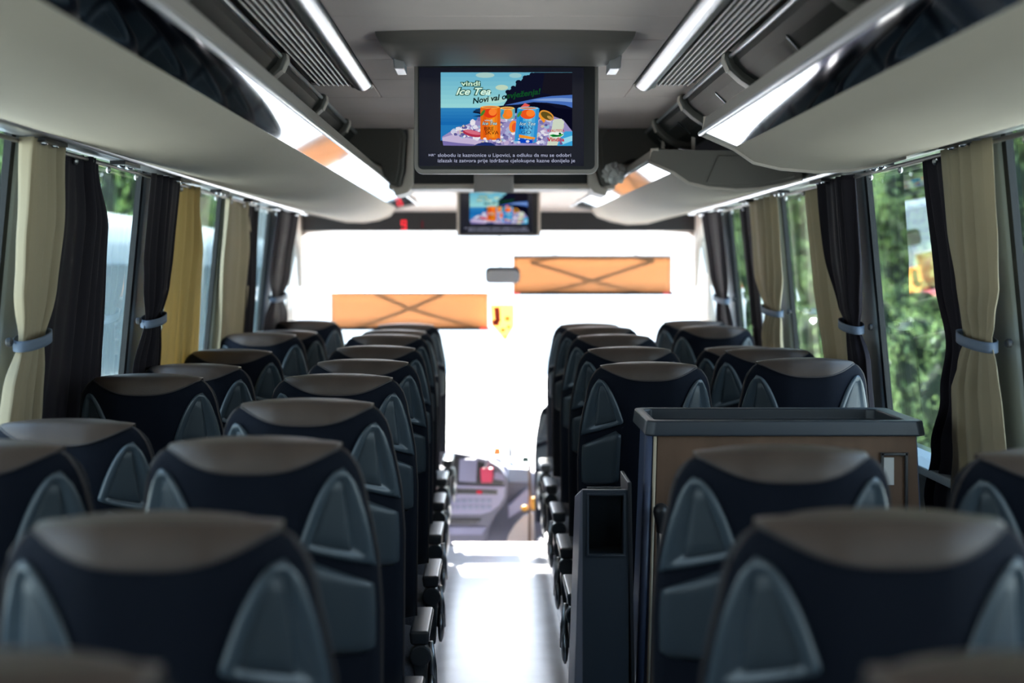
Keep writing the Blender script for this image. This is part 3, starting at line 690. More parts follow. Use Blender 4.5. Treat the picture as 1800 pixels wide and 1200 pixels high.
curtain(1, 1.21, [(340, 1312, 1334), (580, 1316, 1336)], M_cd, 'narrow dark curtain beside the far right beige tied one', 3, .012, zext=.9)
curtain(1, 1.18, [(335, 1330, 1379), (480, 1328, 1375), (545, 1341, 1366), (600, 1333, 1362)], M_cb, 'beige curtain with dark band at the third right pillar', 5, .015, tie=545, zext=.9)
curtain(1, 1.18, [(360, 1245, 1277), (480, 1251, 1276), (525, 1258, 1274), (590, 1255, 1280)], M_cd, 'dark tied curtain next to the windshield on the right', 5, .012, tie=525, zext=.9)
# ------------------------------------------------------------------ bistro cabinet by the stairwell
M_wood = mat('plywood_veneer', (.14, .082, .052), .6, spec=.25, bump=.1, bscale=40, var=.14, vscale=6, stretch=(3, 1, .6))
M_cabside = mat('cabinet_side', (.07, .09, .16), .35)
M_tray = mat('tray_plastic', (.032, .040, .052), .35, spec=.5, bump=.08, bscale=700)
M_edge = mat('pale_edge_band', (.62, .52, .38), .4)
cab = thing('bistro_cabinet', 'brown wooden bistro cabinet with grey tray top right of the aisle', 'cabinet', (.75, 3.85, 0))
YF, YB = 3.70, 4.02
zt = P(0, 765, YF)[2]; zr = P(0, 738, YF)[2]
b = MB(cab.location)
xl, xr = P(1148, 0, YF)[0], P(1612, 0, YF)[0]
xlb = P(1120, 0, YF)[0]
b.hexa([(xlb, YF, .062), (xr + .05, YF, .062), (xr + .05, YB, .062), (xlb, YB, .062), (xl, YF, zt), (xr, YF, zt), (xr, YB, zt), (xl, YB, zt)]); b.build('carcass', M_cabside, cab, bev=.003)
b = MB(cab.location)
b.hexa([(xlb + .022, YF - .012, .07), (xr + .04, YF - .012, .07), (xr + .04, YF + .002, .07), (xlb + .022, YF + .002, .07), (xl + .010, YF - .012, zt), (xr - .006, YF - .012, zt), (xr - .006, YF + .002, zt), (xl + .010, YF + .002, zt)])
fp = b.build('front_panel', M_wood, cab, bev=.0015)
b = MB(cab.location); b.tube([(xlb + .016, YF - .012, .07), (xl + .004, YF - .012, zt)], .0045, 6); b.build('edge_band', M_edge, cab, smooth=True)
b = MB(cab.location); b.tube([(xlb - .006, YF - .004, .07), (xl - .010, YF - .004, zt)], .011, 8); b.build('corner_profile', M_cabside, cab, smooth=True)
# tray: rim with hollow top
xo0, xo1 = P(1133, 0, YF)[0], P(1626, 0, YF)[0]
b = MB(cab.location)
o0, o1, i0, i1 = xo0, xo1, xo0 + .028, xo1 - .05
yo0, yo1, yi0, yi1 = YF - .025, YB + .02, YF + .004, YB - .012
for z0, z1 in ((zt, zr),):
    ch = .02
    outer = [(o0 + ch, yo0), (o1 - ch, yo0), (o1, yo0 + ch), (o1, yo1 - ch), (o1 - ch, yo1), (o0 + ch, yo1), (o0, yo1 - ch), (o0, yo0 + ch)]
    inner = [(i0 + ch, yi0), (i1 - ch, yi0), (i1, yi0 + ch), (i1, yi1 - ch), (i1 - ch, yi1), (i0 + ch, yi1), (i0, yi1 - ch), (i0, yi0 + ch)]
    n = 8; vs = [(p[0], p[1], z0) for p in outer] + [(p[0] + (.006 if p[0] < .7 else -.006), p[1] + .004, z1) for p in outer] + [(p[0], p[1], z1) for p in inner] + [(p[0], p[1], z1 - .03) for p in inner]
    fs = []
    for k in range(3):
        fs += [(k * n + i, k * n + (i + 1) % n, (k + 1) * n + (i + 1) % n, (k + 1) * n + i) for i in range(n)]
    fs += [tuple(range(n))[::-1], tuple(range(3 * n, 4 * n))]
    b.add(vs, fs)
b.build('tray_top', M_tray, cab, bev=.005)
# framed notice holder on the right of the front
b = MB(cab.location)
fx0, fz1 = P(1545, 0, YF)[0], P(0, 794, YF)[2]; fx1, fz0 = P(1592, 0, YF)[0], P(0, 905, YF)[2]
t = .007
b.box(fx0, fx1, YF - .022, YF - .012, fz1 - t, fz1); b.box(fx0, fx1, YF - .022, YF - .012, fz0, fz0 + t); b.box(fx0, fx0 + t, YF - .022, YF - .012, fz0, fz1); b.box(fx1 - t, fx1, YF - .022, YF - .012, fz0, fz1)
nf = b.build('notice_frame', M_black, cab, bev=.001)
b = MB(cab.location); b.box(fx0 + .008, P(1568, 0, YF)[0], YF - .018, YF - .014, fz1 - .08, fz1 - .012); b.build('notice_paper', mat('paper', (.6, .58, .55), .8), nf)
# lever with ball knob
lv = thing('lever', 'black ball-topped lever on a chrome rod against the cabinet', 'lever', (*P(1158, 0, YF)[:1], YF - .05, .06))
lx = lv.location.x; kz = P(0, 893, YF)[2]
b = MB(lv.location); b.tube([(lx, YF - .05, .062), (lx, YF - .05, kz - .02)], .011, 14); b.build('rod', M_chrome, lv, smooth=True)
b = MB(lv.location); b.lathe([(.012, -.05), (.013, -.03), (.017, -.015), (.020, 0), (.018, .010), (.011, .018), (.003, .021)], (lx, YF - .05, kz), 'Z', 18); b.build('knob', M_black, lv, smooth=True)
# waste bin column
bn = thing('waste_bin', 'tall dark waste bin column with open recess between aisle and cabinet', 'waste bin', (.28, 3.7, 0))
YN = 3.60
bx0, bx1 = P(1024, 0, YN)[0], P(1105, 0, YN)[0]; bz = P(0, 861, YN)[2]
bx0b = P(1022, 0, YN)[0]
hx0, hx1 = P(1035, 0, YN)[0], P(1096, 0, YN)[0]; hz1, hz0 = P(0, 870, YN)[2], P(0, 975, YN)[2]
b = MB(bn.location)
b.box(bx0, hx0, YN, YN + .02, .062, bz); b.box(hx1, bx1, YN, YN + .02, .062, bz); b.box(hx0, hx1, YN, YN + .02, hz1, bz); b.box(hx0, hx1, YN, YN + .02, .062, hz0)
b.build('front', M_tray, bn)
b = MB(bn.location)
b.hexa([(bx0 - .032, YN + .01, .062), (bx0 + .002, YN + .0, .062), (bx0 + .002, YN + .27, .062), (bx0 - .032, YN + .27, .062), (bx0 - .004, YN + .01, bz), (bx0 + .004, YN + .0, bz), (bx0 + .004, YN + .27, bz - .055), (bx0 - .004, YN + .27, bz - .055)])
b.build('aisle_side', mat('lit_bin_side', (.22, .22, .27), .35), bn, bev=.004)  # aisle face coloured paler lavender to paint the light falling on it
b = MB(bn.location); b.hexa([(bx0, YN + .02, bz - .014), (bx1, YN + .02, bz - .014), (bx1, YN + .27, bz - .07), (bx0, YN + .27, bz - .07), (bx0, YN + .02, bz - .002), (bx1, YN + .02, bz - .002), (bx1, YN + .27, bz - .055), (bx0, YN + .27, bz - .055)]); b.box(bx1 - .01, bx1, YN + .02, YN + .27, .062, bz - .06); b.box(bx0, bx1, YN + .25, YN + .27, .062, bz - .06); b.build('bin_body', M_tray, bn, bev=.002)
b = MB(bn.location); b.hexa([(hx0, YN + .11, hz0 - .01), (hx1, YN + .11, hz0 - .01), (hx1, YN + .12, hz0 - .01), (hx0, YN + .12, hz0 - .01), (hx0, YN + .06, hz1 + .01), (hx1, YN + .06, hz1 + .01), (hx1, YN + .07, hz1 + .01), (hx0, YN + .07, hz1 + .01)])
b.box(hx0, hx1, YN + .02, YN + .12, hz0 - .012, hz0); b.build('recess_liner', mat('recess', (.02, .03, .035), .35), bn)
b = MB(bn.location)
t = .004
for (xa, xb, za, zb) in ((hx0 - t, hx1 + t, hz1, hz1 + t), (hx0 - t, hx1 + t, hz0 - t, hz0), (hx0 - t, hx0, hz0, hz1), (hx1, hx1 + t, hz0, hz1)): b.box(xa, xb, YN - .004, YN + .004, za, zb)
b.build('recess_rim', M_tray, bn, bev=.0015)
b = MB(bn.location); b.hexa([(bx1 + .014, YN - .005, .07), (bx1 + .022, YN - .005, .07), (bx1 + .022, YN + .2, .07), (bx1 + .014, YN + .2, .07), (bx1 - .003, YN - .005, bz + .02), (bx1 + .006, YN - .005, bz + .02), (bx1 + .006, YN + .2, bz + .02), (bx1 - .003, YN + .2, bz + .02)]); b.build('divider_fin', M_black, bn, bev=.002)
# ------------------------------------------------------------------ ceiling monitors
YM = 3.92; K_ = YM / F
mon = thing('ceiling_monitor', 'large ceiling monitor in front showing an iced tea advert with white captions', 'monitor', P(890, 208, YM))
ML = mon.location
def mp(cx, cy, d=0): px, py = 750 + cx / 5.453, 90 + cy / 5.453; p = P(px, py, YM); return (p[0], YM - d, p[2])
def rrect(x0, x1, z0, z1, r, n=6, top=True):
    pts = []
    for cx, cz, a0 in ((x1 - r, z1 - r, 0), (x0 + r, z1 - r, 90), (x0 + r, z0 + r, 180), (x1 - r, z0 + r, 270)):
        if not top and a0 in (0, 90): pts.append((x1, z1) if a0 == 0 else (x0, z1)); continue
        for k in range(n + 1):
            a = math.radians(a0 + 90 * k / n); pts.append((cx + r * math.cos(a), cz + r * math.sin(a)))
    return pts
x0, _, z1 = P(728, 108, YM); x1, _, z0 = P(1052, 305, YM)
M_bez = mat('monitor_case', (.27, .235, .215), .45)
b = MB(ML); b.prismY(rrect(x0, x1, z0, z1, .022, 6, False), YM, YM + .04); b.build('case', M_bez, mon, bev=.003)
b = MB(ML); b.prismY(rrect(x0 + .010, x1 - .010, z0 + .011, z1 - .002, .014), YM - .004, YM + .001); b.build('bezel', M_black, mon, bev=.001)
b = MB(ML)
p0, p1 = mp(0 - 70, 160), mp(1505, 1100)
b.prismY([(p0[0], p0[2]), (p1[0], p0[2]), (p1[0], p1[2]), (p0[0], p1[2])], YM - .0045, YM - .002)
disp = b.build('display', mat('lcd_black', (.008, .009, .016), .12, emit=(.007, .0075, .014), estr=.8), mon)
# picture on the display
pm = {}
ML_mats = []
def pmat(c, s=.95):
    c = tuple(round((v / 255) ** 2.2, 4) for v in c)
    if c not in pm: pm[c] = len(ML_mats); ML_mats.append(emis('screen_colour_%d' % len(ML_mats), c, s))
    return pm[c]
pic = MB(ML); layer = [.0050]
def poly(pts, c):
    layer[0] += .00001; n = len(pts); pic.add([mp(p[0], p[1], layer[0]) for p in pts], [tuple(range(n))], pmat(c))
def clipx(pts): return pts
def ellp(cx, cy, rx, ry, c, rot=0, n=20):
    r = math.radians(rot); poly([(cx + rx * math.cos(a) * math.cos(r) - ry * math.sin(a) * math.sin(r), cy + rx * math.cos(a) * math.sin(r) + ry * math.sin(a) * math.cos(r)) for a in [2 * PI * k / n for k in range(n)]], c)
for k in range(8):
    t = k / 7; poly([(135, 205 + k * 43), (1395, 205 + k * 43), (1395, 250 + k * 43), (135, 250 + k * 43)], tuple(lerp(a, c, t) for a, c in zip((104, 178, 205), (150, 214, 216))))
ellp(560, 232, 90, 26, (165, 205, 200)); ellp(720, 350, 60, 26, (190, 215, 190)); ellp(850, 235, 60, 24, (150, 200, 205)); ellp(640, 470, 120, 30, (170, 220, 210))
for k in range(5):
    t = k / 4; poly([(135, 545 + k * 33), (780, 545 + k * 33), (780, 580 + k * 33), (135, 580 + k * 33)], tuple(lerp(a, c, t) for a, c in zip((50, 130, 190), (30, 105, 175))))
poly([(135, 710), (450, 710), (135, 860)], (40, 120, 185))
poly([(735, 522), (770, 470), (765, 400), (800, 370), (850, 340), (860, 300), (905, 285), (930, 250), (960, 232), (1000, 228), (1030, 207), (1395, 207), (1395, 800), (700, 700), (500, 600), (440, 590), (470, 560), (560, 540)], (22, 24, 42))
for x_, y_, r_ in ((780, 392, 26), (830, 352, 24), (880, 300, 28), (945, 255, 26), (1010, 226, 24), (770, 440, 22)): ellp(x_, y_, r_, r_ * .8, (22, 24, 42))
poly([(1130, 207), (1395, 207), (1395, 420), (1240, 430), (1100, 400)], (28, 27, 36))
poly([(745, 520), (860, 495), (1000, 465), (1100, 445), (1200, 432), (1395, 420), (1395, 545), (1330, 520), (1250, 508), (1150, 495), (1020, 490), (880, 512)], (72, 110, 185))
poly([(1000, 470), (1130, 455), (1290, 450), (1395, 455), (1395, 490), (1250, 480), (1100, 478)], (128, 160, 215))
poly([(940, 505), (1020, 490), (1100, 500), (1190, 520), (1240, 545), (1395, 560), (1395, 780), (1100, 640)], (16, 17, 34))
poly([(440, 575), (500, 556), (560, 566), (520, 590)], (25, 60, 95)); poly([(440, 625), (520, 612), (640, 625), (560, 635)], (25, 50, 90))
poly([(150, 820), (230, 770), (420, 690), (520, 640), (700, 600), (1000, 590), (1200, 620), (1310, 660), (1395, 770), (1395, 905), (640, 905), (450, 905), (240, 885), (150, 860)], (150, 140, 190))
poly([(150, 830), (260, 800), (480, 850), (620, 880), (460, 905), (230, 885), (152, 860)], (196, 180, 214))
poly([(152, 860), (300, 880), (460, 895), (450, 908), (160, 905)], (120, 110, 170))
poly([(1395, 770), (1330, 770), (1250, 830), (1250, 908), (1395, 908)], (60, 160, 215)); poly([(1300, 840), (1395, 810), (1395, 860), (1290, 900)], (150, 215, 235))
rs = random.Random(3)
icecol = [(205, 205, 230), (170, 175, 215), (225, 222, 235), (120, 115, 170), (190, 170, 205), (95, 90, 150), (235, 232, 240), (150, 185, 215), (205, 190, 170)]
for k in range(230):
    x_ = rs.uniform(250, 1290); lo = interp([(250, 770), (450, 660), (700, 610), (1000, 600), (1290, 680)], x_); hi = interp([(250, 800), (480, 840), (640, 890), (1290, 890)], x_)
    y_ = rs.uniform(lo, hi); r_ = rs.uniform(12, 34); a0 = rs.uniform(0, 6)
    poly([(x_ + r_ * math.cos(a0 + q * 1.3 + rs.uniform(-.3, .3)), min(905, y_ + r_ * .8 * math.sin(a0 + q * 1.3))) for q in range(5)], rs.choice(icecol))
ellp(440, 790, 95, 32, (175, 50, 75), 12); ellp(440, 780, 80, 18, (215, 110, 130), 12)
def can(xa, xb, ya, yb, base, hi, peach, leafc, tilt=0):
    def s(x, y): return (x + tilt * (yb - y) / (yb - ya), y)
    w_ = xb - xa
    cols = [tuple(lerp(a, c, t) for a, c in zip(base, hi)) for t in (.25, .0, .35, .7, 1, .6, .2)]
    for k in range(7):
        poly([s(xa + w_ * k / 7, ya + 14), s(xa + w_ * (k + 1) / 7 + 1, ya + 14), s(xa + w_ * (k + 1) / 7 + 1, yb - 8), s(xa + w_ * k / 7, yb - 8)], cols[k])
    ellp(*s(xa + w_ / 2, ya + 14), w_ / 2 * .94, 14, tuple(min(255, v * .9 + 40) for v in hi)); ellp(*s(xa + w_ / 2, ya + 14), w_ / 2 * .75, 8, (210, 120, 70))
    ellp(*s(xa + w_ / 2, yb - 8), w_ / 2, 12, cols[2])
    ellp(*s(xa + w_ * .5, ya + 72), w_ * .34, 46, peach); ellp(*s(xa + w_ * .62, ya + 62), w_ * .2, 34, (255, 130, 50)); ellp(*s(xa + w_ * .12, ya + 70), 14, 36, leafc, 35)
can(700, 845, 535, 650, (60, 160, 215), (235, 190, 70), (240, 130, 40), (60, 150, 190))
poly([(880, 560), (940, 500), (990, 520), (900, 590)], (230, 90, 80)); poly([(1060, 570), (1140, 670), (1120, 690), (1060, 610)], (245, 150, 40))
ellp(1150, 618, 74, 42, (225, 150, 60), 28); ellp(1150, 622, 62, 33, (95, 80, 35), 28); ellp(1180, 640, 30, 14, (190, 150, 80), 28)
ellp(830, 725, 40, 58, (250, 140, 50), 8); ellp(842, 730, 26, 42, (230, 90, 50), 8)
can(515, 705, 525, 850, (225, 90, 25), (250, 150, 40), (225, 60, 30), (70, 130, 50))
can(840, 1050, 535, 880, (30, 130, 205), (110, 190, 225), (235, 85, 35), (70, 140, 70), 30)
poly([(885, 800), (1040, 830), (1030, 850), (885, 830)], (245, 150, 40)); poly([(885, 835), (1020, 855), (1010, 885), (885, 880)], (20, 70, 190))
poly([(1215, 655), (1290, 650), (1318, 680), (1300, 760), (1250, 905), (1150, 905), (1190, 780)], (205, 215, 195))
for k in range(26):
    x_ = rs.uniform(520, 1120); y_ = rs.uniform(840, 893); r_ = rs.uniform(10, 24); poly([(x_ + r_ * math.cos(q * 1.25), min(905, y_ + r_ * .7 * math.sin(q * 1.25))) for q in range(5)], rs.choice(icecol))
poly([(450, 905), (500, 885), (560, 872), (620, 880), (665, 907)], (35, 50, 110))
ellp(1240, 800, 72, 30, (235, 245, 235)); poly([(1172, 808), (1210, 798), (1250, 806), (1300, 795), (1312, 800), (1280, 822), (1210, 826)], (40, 160, 70)); ellp(1276, 792, 12, 10, (10, 70, 30)); ellp(1235, 812, 40, 7, (10, 90, 40))
me = pic.mesh('advert_picture', False); link('advert_picture', me, disp, ML_mats)
def text(body, cx0, cx1, base, size, c, parent, d, slant=0, off=0, rot=0, s=.95, name='lettering', bold=0, xh=None):
    cu = bpy.data.curves.new('t', 'FONT'); cu.body = body; cu.size = 1; cu.shear = slant; cu.offset = off; cu.resolution_u = 3
    o = bpy.data.objects.new('t', cu); COL.objects.link(o); bpy.context.view_layer.update()
    dg = bpy.context.evaluated_depsgraph_get(); me = bpy.data.meshes.new_from_object(o.evaluated_get(dg)); bpy.data.objects.remove(o)
    n = len(me.vertices); a = np.empty(n * 3); me.vertices.foreach_get('co', a); a = a.reshape(-1, 3)
    lo, hi = a[:, 0].min() + max(0, off), a[:, 0].max() - max(0, off)
    u = (a[:, 0] - lo) / (hi - lo) * (cx1 - cx0); v = a[:, 1] * size
    r = math.radians(rot)
    X = cx0 + u * math.cos(r) + v * math.sin(r); Yp = base - (-u * math.sin(r) * -1 * -1 + 0) * 0
    # rotate counter-clockwise by rot: right end goes up
    X = cx0 + u * math.cos(r) - v * math.sin(r); Yp = base - (u * math.sin(r) + v * math.cos(r))
    out = np.empty((n, 3))
    for i in range(n):
        q = mp(X[i], Yp[i], d); out[i] = (q[0] - ML[0], q[1] - ML[1], q[2] - ML[2])
    me.vertices.foreach_set('co', out.ravel()); me.update(); me.name = name
    cc = tuple((v_ / 255) ** 2.2 for v_ in c)
    return link(name, me, parent, emis('lettering_%d_%d_%d' % c, cc, s))
D0 = .0088
text('vindi', 332, 508, 335, 62, (16, 66, 48), disp, D0, off=.13, s=1)
text('vindi', 332, 508, 335, 62, (205, 240, 215), disp, D0 + .0003, off=.02, s=1)
text('Ice Tea', 285, 612, 420, 92, (16, 66, 48), disp, D0, slant=.35, off=.10, s=1)
text('Ice Tea', 285, 612, 420, 92, (214, 246, 226), disp, D0 + .0003, slant=.35, off=.022, s=1)
text('Novi val o', 445, 765, 506, 76, (10, 36, 36), disp, D0, slant=.25, off=.028, rot=8)
text('svježenja!', 768, 1098, 458, 76, (22, 74, 40), disp, D0, slant=.25, off=.028, rot=8)
text('vindi', 555, 630, 672, 22, (150, 215, 225), disp, D0, off=.02); text('Ice Tea', 535, 672, 708, 42, (20, 60, 90), disp, D0, slant=.3, off=.08); text('Ice Tea', 535, 672, 708, 42, (190, 230, 225), disp, D0 + .0003, slant=.3, off=.01)
text('BRE', 555, 645, 762, 50, (60, 30, 20), disp, D0, off=.005); text('SKVA', 560, 690, 800, 50, (60, 30, 20), disp, D0, off=.005)
text('vindi', 925, 1000, 668, 22, (150, 215, 225), disp, D0, off=.02); text('Ice Tea', 890, 1040, 712, 44, (10, 60, 120), disp, D0, slant=.3, off=.08); text('Ice Tea', 890, 1040, 712, 44, (200, 235, 240), disp, D0 + .0003, slant=.3, off=.01)
text('MAN', 890, 1010, 752, 46, (25, 70, 130), disp, D0, off=.002); text('GO', 905, 1000, 795, 46, (25, 70, 130), disp, D0, off=.002)
text('KVALITETA', 1158, 1318, 778, 36, (205, 30, 60), disp, D0, off=.012); text('Vindija', 1155, 1316, 866, 52, (190, 15, 60), disp, D0, off=.03)
cap_ = (176, 180, 205)
text('slobodu iz kaznionice u Lipovici, a odluku da mu se odobri', 108, 1382, 1014, 48, cap_, disp, D0, s=1, off=.0)
text('izlazak iz zatvora prije izdržane cjelokupne kazne donijelo je', 108, 1420, 1066, 48, cap_, disp, D0, s=1, off=.0)
text('HR"', 22, 84, 1008, 30, cap_, disp, D0, s=.7, off=.008)
# second monitor, a copy further ahead
mon2 = copy_tree(mon); s = 143 * 8.2 / F / ((1052 - 728) * K_)
mon2.location = P(876.5, 372, 8.2); mon2.scale = (s, s, s * 1.0)
mon2['label'] = 'smaller blurred ceiling monitor above the windshield showing the same advert'
b = MB(); q = P(876.5, 372, 8.2)
b.box(-.235 , .235, -.01, .05, .135, .17); b.build('top_bracket', M_cream, mon2, bev=.004)
for sx in (-1, 1):
    b = MB(); b.box(sx * .2435 - .008, sx * .2435 + .008, -.006, .05, -.148, .165); b.build('side_frame', M_cream, mon2, bev=.003)
# mount housing of the first monitor (swoopy hood under the ceiling)
b = MB(ML)
def hood(u, v):
    # u across, v around profile from ceiling rear-top of the visible face to the underside
    half = lerp(.312, .278, sstep(v)); x = AX - .003 + lerp(-half, half, u)
    e = abs(2 * u - 1); e6 = max(0, (e - .86) / .14)
    prof = [(3.50, 0), (3.515, -.014), (3.545, -.026), (3.60, -.036), (3.68, -.043), (3.74, -.047), (3.79, -.046), (3.84, -.028), (3.86, 0)]
    t = v * (len(prof) - 1); i = min(int(t), len(prof) - 2); f = t - i
    y = lerp(prof[i][0], prof[i + 1][0], f); z = lerp(prof[i][1], prof[i + 1][1], f)
    y += .03 * e ** 3 if y < 3.8 else 0
    return (x, y, ZC + z * (1 - .35 * e6 ** 2))
b.grid(hood, 33, 25)
n0 = len(b.v)
for uu in (0, 1):
    pts = [hood(uu, k / 24) for k in range(25)]; b.add(pts, [tuple(range(25))])
b.build('mount_hood', mat('hood_grey', (.15, .125, .11), .5), mon, smooth=False, bev=.004)
for sx in (-1, 1):
    xc = AX - .003 + sx * .262
    b = MB(ML)
    p = [P(717 if sx < 0 else 1063, 112, 3.9), P(1083 if sx > 0 else 698, 112, 3.9), P(1080 if sx > 0 else 701, 137, 3.9), P(1062 if sx > 0 else 718, 137, 3.9)]
    b.prismY([(q[0], q[2]) for q in p], 3.72, 3.84); b.build('lit_mount_foot', M_silver, mon, bev=.003)  # silver stands in for windshield light caught under the hood's ends
# paper sheet hanging from the header beam
b = MB(); p, q = P(833, 306, 5.96), P(903, 338, 5.96)
def sheet(u, v): return (lerp(p[0], q[0], u), 5.965 - .006 * math.sin(u * 4) * v - .01 * v, lerp(p[2], q[2], v) + .003 * math.sin(u * 5))
b.grid(sheet, 12, 6); o = b.build('paper_sheet', mat('greyish_paper', (.42, .38, .37), .8), smooth=True, solid=.001); tag(o, 'creased grey paper sheet hanging from the ceiling beam', 'paper')
# ------------------------------------------------------------------ sun blinds at the windshield
def blind(pxa, pya, pxb, pyb, Y, label, X1, X2):
    p, q = P(pxa, pya, Y), P(pxb, pyb, Y)
    th = thing('sun_blind', label, 'sun blind', ((p[0] + q[0]) / 2, Y, q[2]), 'orange sun blinds at the windshield')
    b = MB(th.location); b.grid(lambda u, v: (lerp(p[0], q[0], u), Y + .004 * math.sin(u * 9), lerp(p[2], q[2], v)), 24, 4); b.build('fabric', M_blind, th, smooth=True, solid=.001)
    b = MB(th.location); b.box(p[0], q[0] + .01, Y - .012, Y + .006, q[2] - .014, q[2] + .004); b.build('bottom_bar', M_black, th, bev=.003)
    b = MB(th.location); b.tube([(p[0], Y, p[2]), (q[0], Y, p[2])], .006, 8); b.build('top_bar', M_silver, th)
    for nm, x in (('end_plug', p[0] + .02), ('end_plug', q[0] - .03)):
        b = MB(th.location); b.box(x - .02, x + .02, Y - .015, Y + .008, q[2] - .015, q[2] + .005); b.build(nm, mat('red_plug', (.7, .12, .12), .5), th, bev=.002)
    for pts in (X1, X2):
        b = MB(th.location); b.tube([(P(a, c, Y)[0], Y + .022, P(a, c, Y)[2]) for a, c in pts], .0085, 6); b.build('scissor_arm', M_steel, th)
blind(582, 514, 858, 576, 8.86, 'orange sun blind hanging lower on the left of the windshield', [(660, 512), (720, 536), (836, 572)], [(778, 512), (720, 536), (622, 574)])
blind(902, 450, 1180, 514, 8.84, 'orange sun blind hanging higher on the right of the windshield', [(980, 448), (932, 457), (1040, 487), (1130, 511)], [(1115, 448), (1150, 454), (1040, 487), (952, 511)])
# mirror and pennant
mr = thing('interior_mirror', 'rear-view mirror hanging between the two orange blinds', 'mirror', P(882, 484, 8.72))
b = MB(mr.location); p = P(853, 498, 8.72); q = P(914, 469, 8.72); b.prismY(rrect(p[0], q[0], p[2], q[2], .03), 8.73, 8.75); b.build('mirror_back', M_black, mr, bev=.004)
b = MB(mr.location); b.prismY(rrect(p[0] + .005, q[0] - .005, p[2] + .005, q[2] - .018, .028), 8.722, 8.731); b.build('mirror_glass', cloth_mat('mirror_glare', (.9, .9, .92), .6), mr)  # translucent white stands in for the mirror's bright reflection
b = MB(mr.location); r_ = P(878, 440, 8.76); b.tube([(r_[0], 8.76, CAMZ + .25), r_, (P(880, 472, 8.74))], .005, 6); b.build('mirror_arm', M_black, mr)
pn = thing('pennant', 'white pennant with red and yellow print hanging at the mirror', 'pennant', P(880, 560, 8.75))
p = P(861, 535, 8.75); q = P(904, 600, 8.75)
pts = [(p[0], p[2]), (q[0], p[2]), (q[0], lerp(p[2], q[2], .6)), ((p[0] + q[0]) / 2 + .02, q[2]), (p[0] + .01, lerp(p[2], q[2], .55))]
b = MB(pn.location); b.prismY(pts, 8.75, 8.754); b.build('cloth', cloth_mat('pennant_yellow', (.9, .62, .3), .5), pn)
b = MB(pn.location)
for (a, c, d, e) in ((868, 540, 880, 566), (864, 562, 878, 572)):
    s1, s2 = P(a, c, 8.75), P(d, e, 8.75); b.prismY([(s1[0], s1[2]), (s2[0] - .005, s1[2]), (s2[0], s2[2]), (s1[0] + .008, s2[2])], 8.747, 8.750)
b.build('red_mark', cloth_mat('pennant_red', (.8, .10, .06), .4), pn)
b = MB(pn.location)
for (a, c, r_) in ((892, 560, .016), (884, 580, .014), (894, 575, .012), (888, 592, .01)):
    s1 = P(a, c, 8.75); b.prismY([(s1[0] + r_ * math.cos(k), s1[2] + r_ * math.sin(k)) for k in (0, 1.2, 2.5, 3.7, 5)], 8.7475, 8.750)
b.build('yellow_marks', cloth_mat('pennant_gold', (.9, .5, .05), .4), pn, kind='stuff')
b = MB(pn.location); b.tube([P(880, 500, 8.745), P(882, 536, 8.75)], .002, 5); b.build('string', M_black, pn)
# ------------------------------------------------------------------ dashboard and driver area
da = thing('dashboard', 'lavender grey dashboard with rounded centre console below the windshield', 'dashboard', (.03, 8.8, -.36))
DL = da.location
b = MB(DL)
def topz(x): return interp([(-1.2, .30), (-.6, .38), (-.2, .372), (.0, .345), (.2, .29), (.5, .27), (1.25, .25)], x)
def dsh(u, v):
    x = lerp(-1.18, 1.25, u); zt = topz(x)
    prof = [(8.98, zt - .02), (8.80, zt), (8.70, zt - .03), (8.66, zt - .10), (8.70, zt - .25), (8.80, zt - .40), (8.86, -.36)]
    t = v * (len(prof) - 1); i = min(int(t), len(prof) - 2); f = t - i
    return (x, lerp(prof[i][0], prof[i + 1][0], f), lerp(prof[i][1], prof[i + 1][1], f))
b.grid(dsh, 41, 19); b.build('dash_body', M_dash, da, smooth=True)
YC = 8.50
def C(px, py, Y=YC): return P(px, py, Y)
def px_poly(pts, y0, y1, name, m, parent, bev=0):
    b = MB(DL); b.prismY([(C(a, c, y0)[0], C(a, c, y0)[2]) for a, c in pts], y0, y1); return b.build(name, m, parent, bev=bev)
hoodp = [(770, 792), (800, 795), (830, 800), (858, 808), (878, 820), (888, 834), (892, 850), (892, 872), (884, 890), (872, 905), (862, 925), (852, 958), (770, 958)]
cons = px_poly(hoodp, 8.53, 8.72, 'centre_console', M_dash, da, .01)
px_poly([(775, 800), (800, 801), (828, 806), (856, 815), (874, 828), (884, 846), (884, 853), (775, 848)], 8.515, 8.531, 'tray_recess', M_black, cons)
px_poly([(808, 806), (839, 806), (837, 848), (806, 846)], 8.505, 8.516, 'card_folder', M_lav, cons, .003)
px_poly([(870, 828), (884, 834), (887, 845), (868, 842)], 8.505, 8.516, 'card_folder', M_lav, cons, .002)
px_poly([(775, 851), (888, 855), (886, 874), (878, 888), (862, 900), (845, 904), (775, 904)], 8.505, 8.531, 'control_panel', mat('control_panel', (.50, .48, .62), .35), cons, .006)
px_poly([(775, 858), (874, 861), (874, 869), (775, 867)], 8.499, 8.506, 'radio_slot', M_black, cons, .001)
px_poly([(838, 862), (847, 862), (847, 868), (838, 868)], 8.494, 8.500, 'hazard_button', emis('hazard_red', (.8, .05, .09), .8), cons)
for r_ in range(2):
    for k in range(8):
        x_ = 778 + k * 11; y_ = 877 + r_ * 11
        px_poly([(x_, y_), (x_ + 9, y_), (x_ + 9, y_ + 7), (x_, y_ + 7)], 8.498, 8.506, 'button', mat('button', (.35, .37, .5), .35), cons, .001)
px_poly([(775, 912), (846, 912), (838, 920), (775, 920)], 8.512, 8.531, 'lower_slot', M_black, cons)
px_poly([(775, 926), (856, 926), (848, 940), (775, 940)], 8.505, 8.531, 'lower_ledge', M_lav, cons, .004)
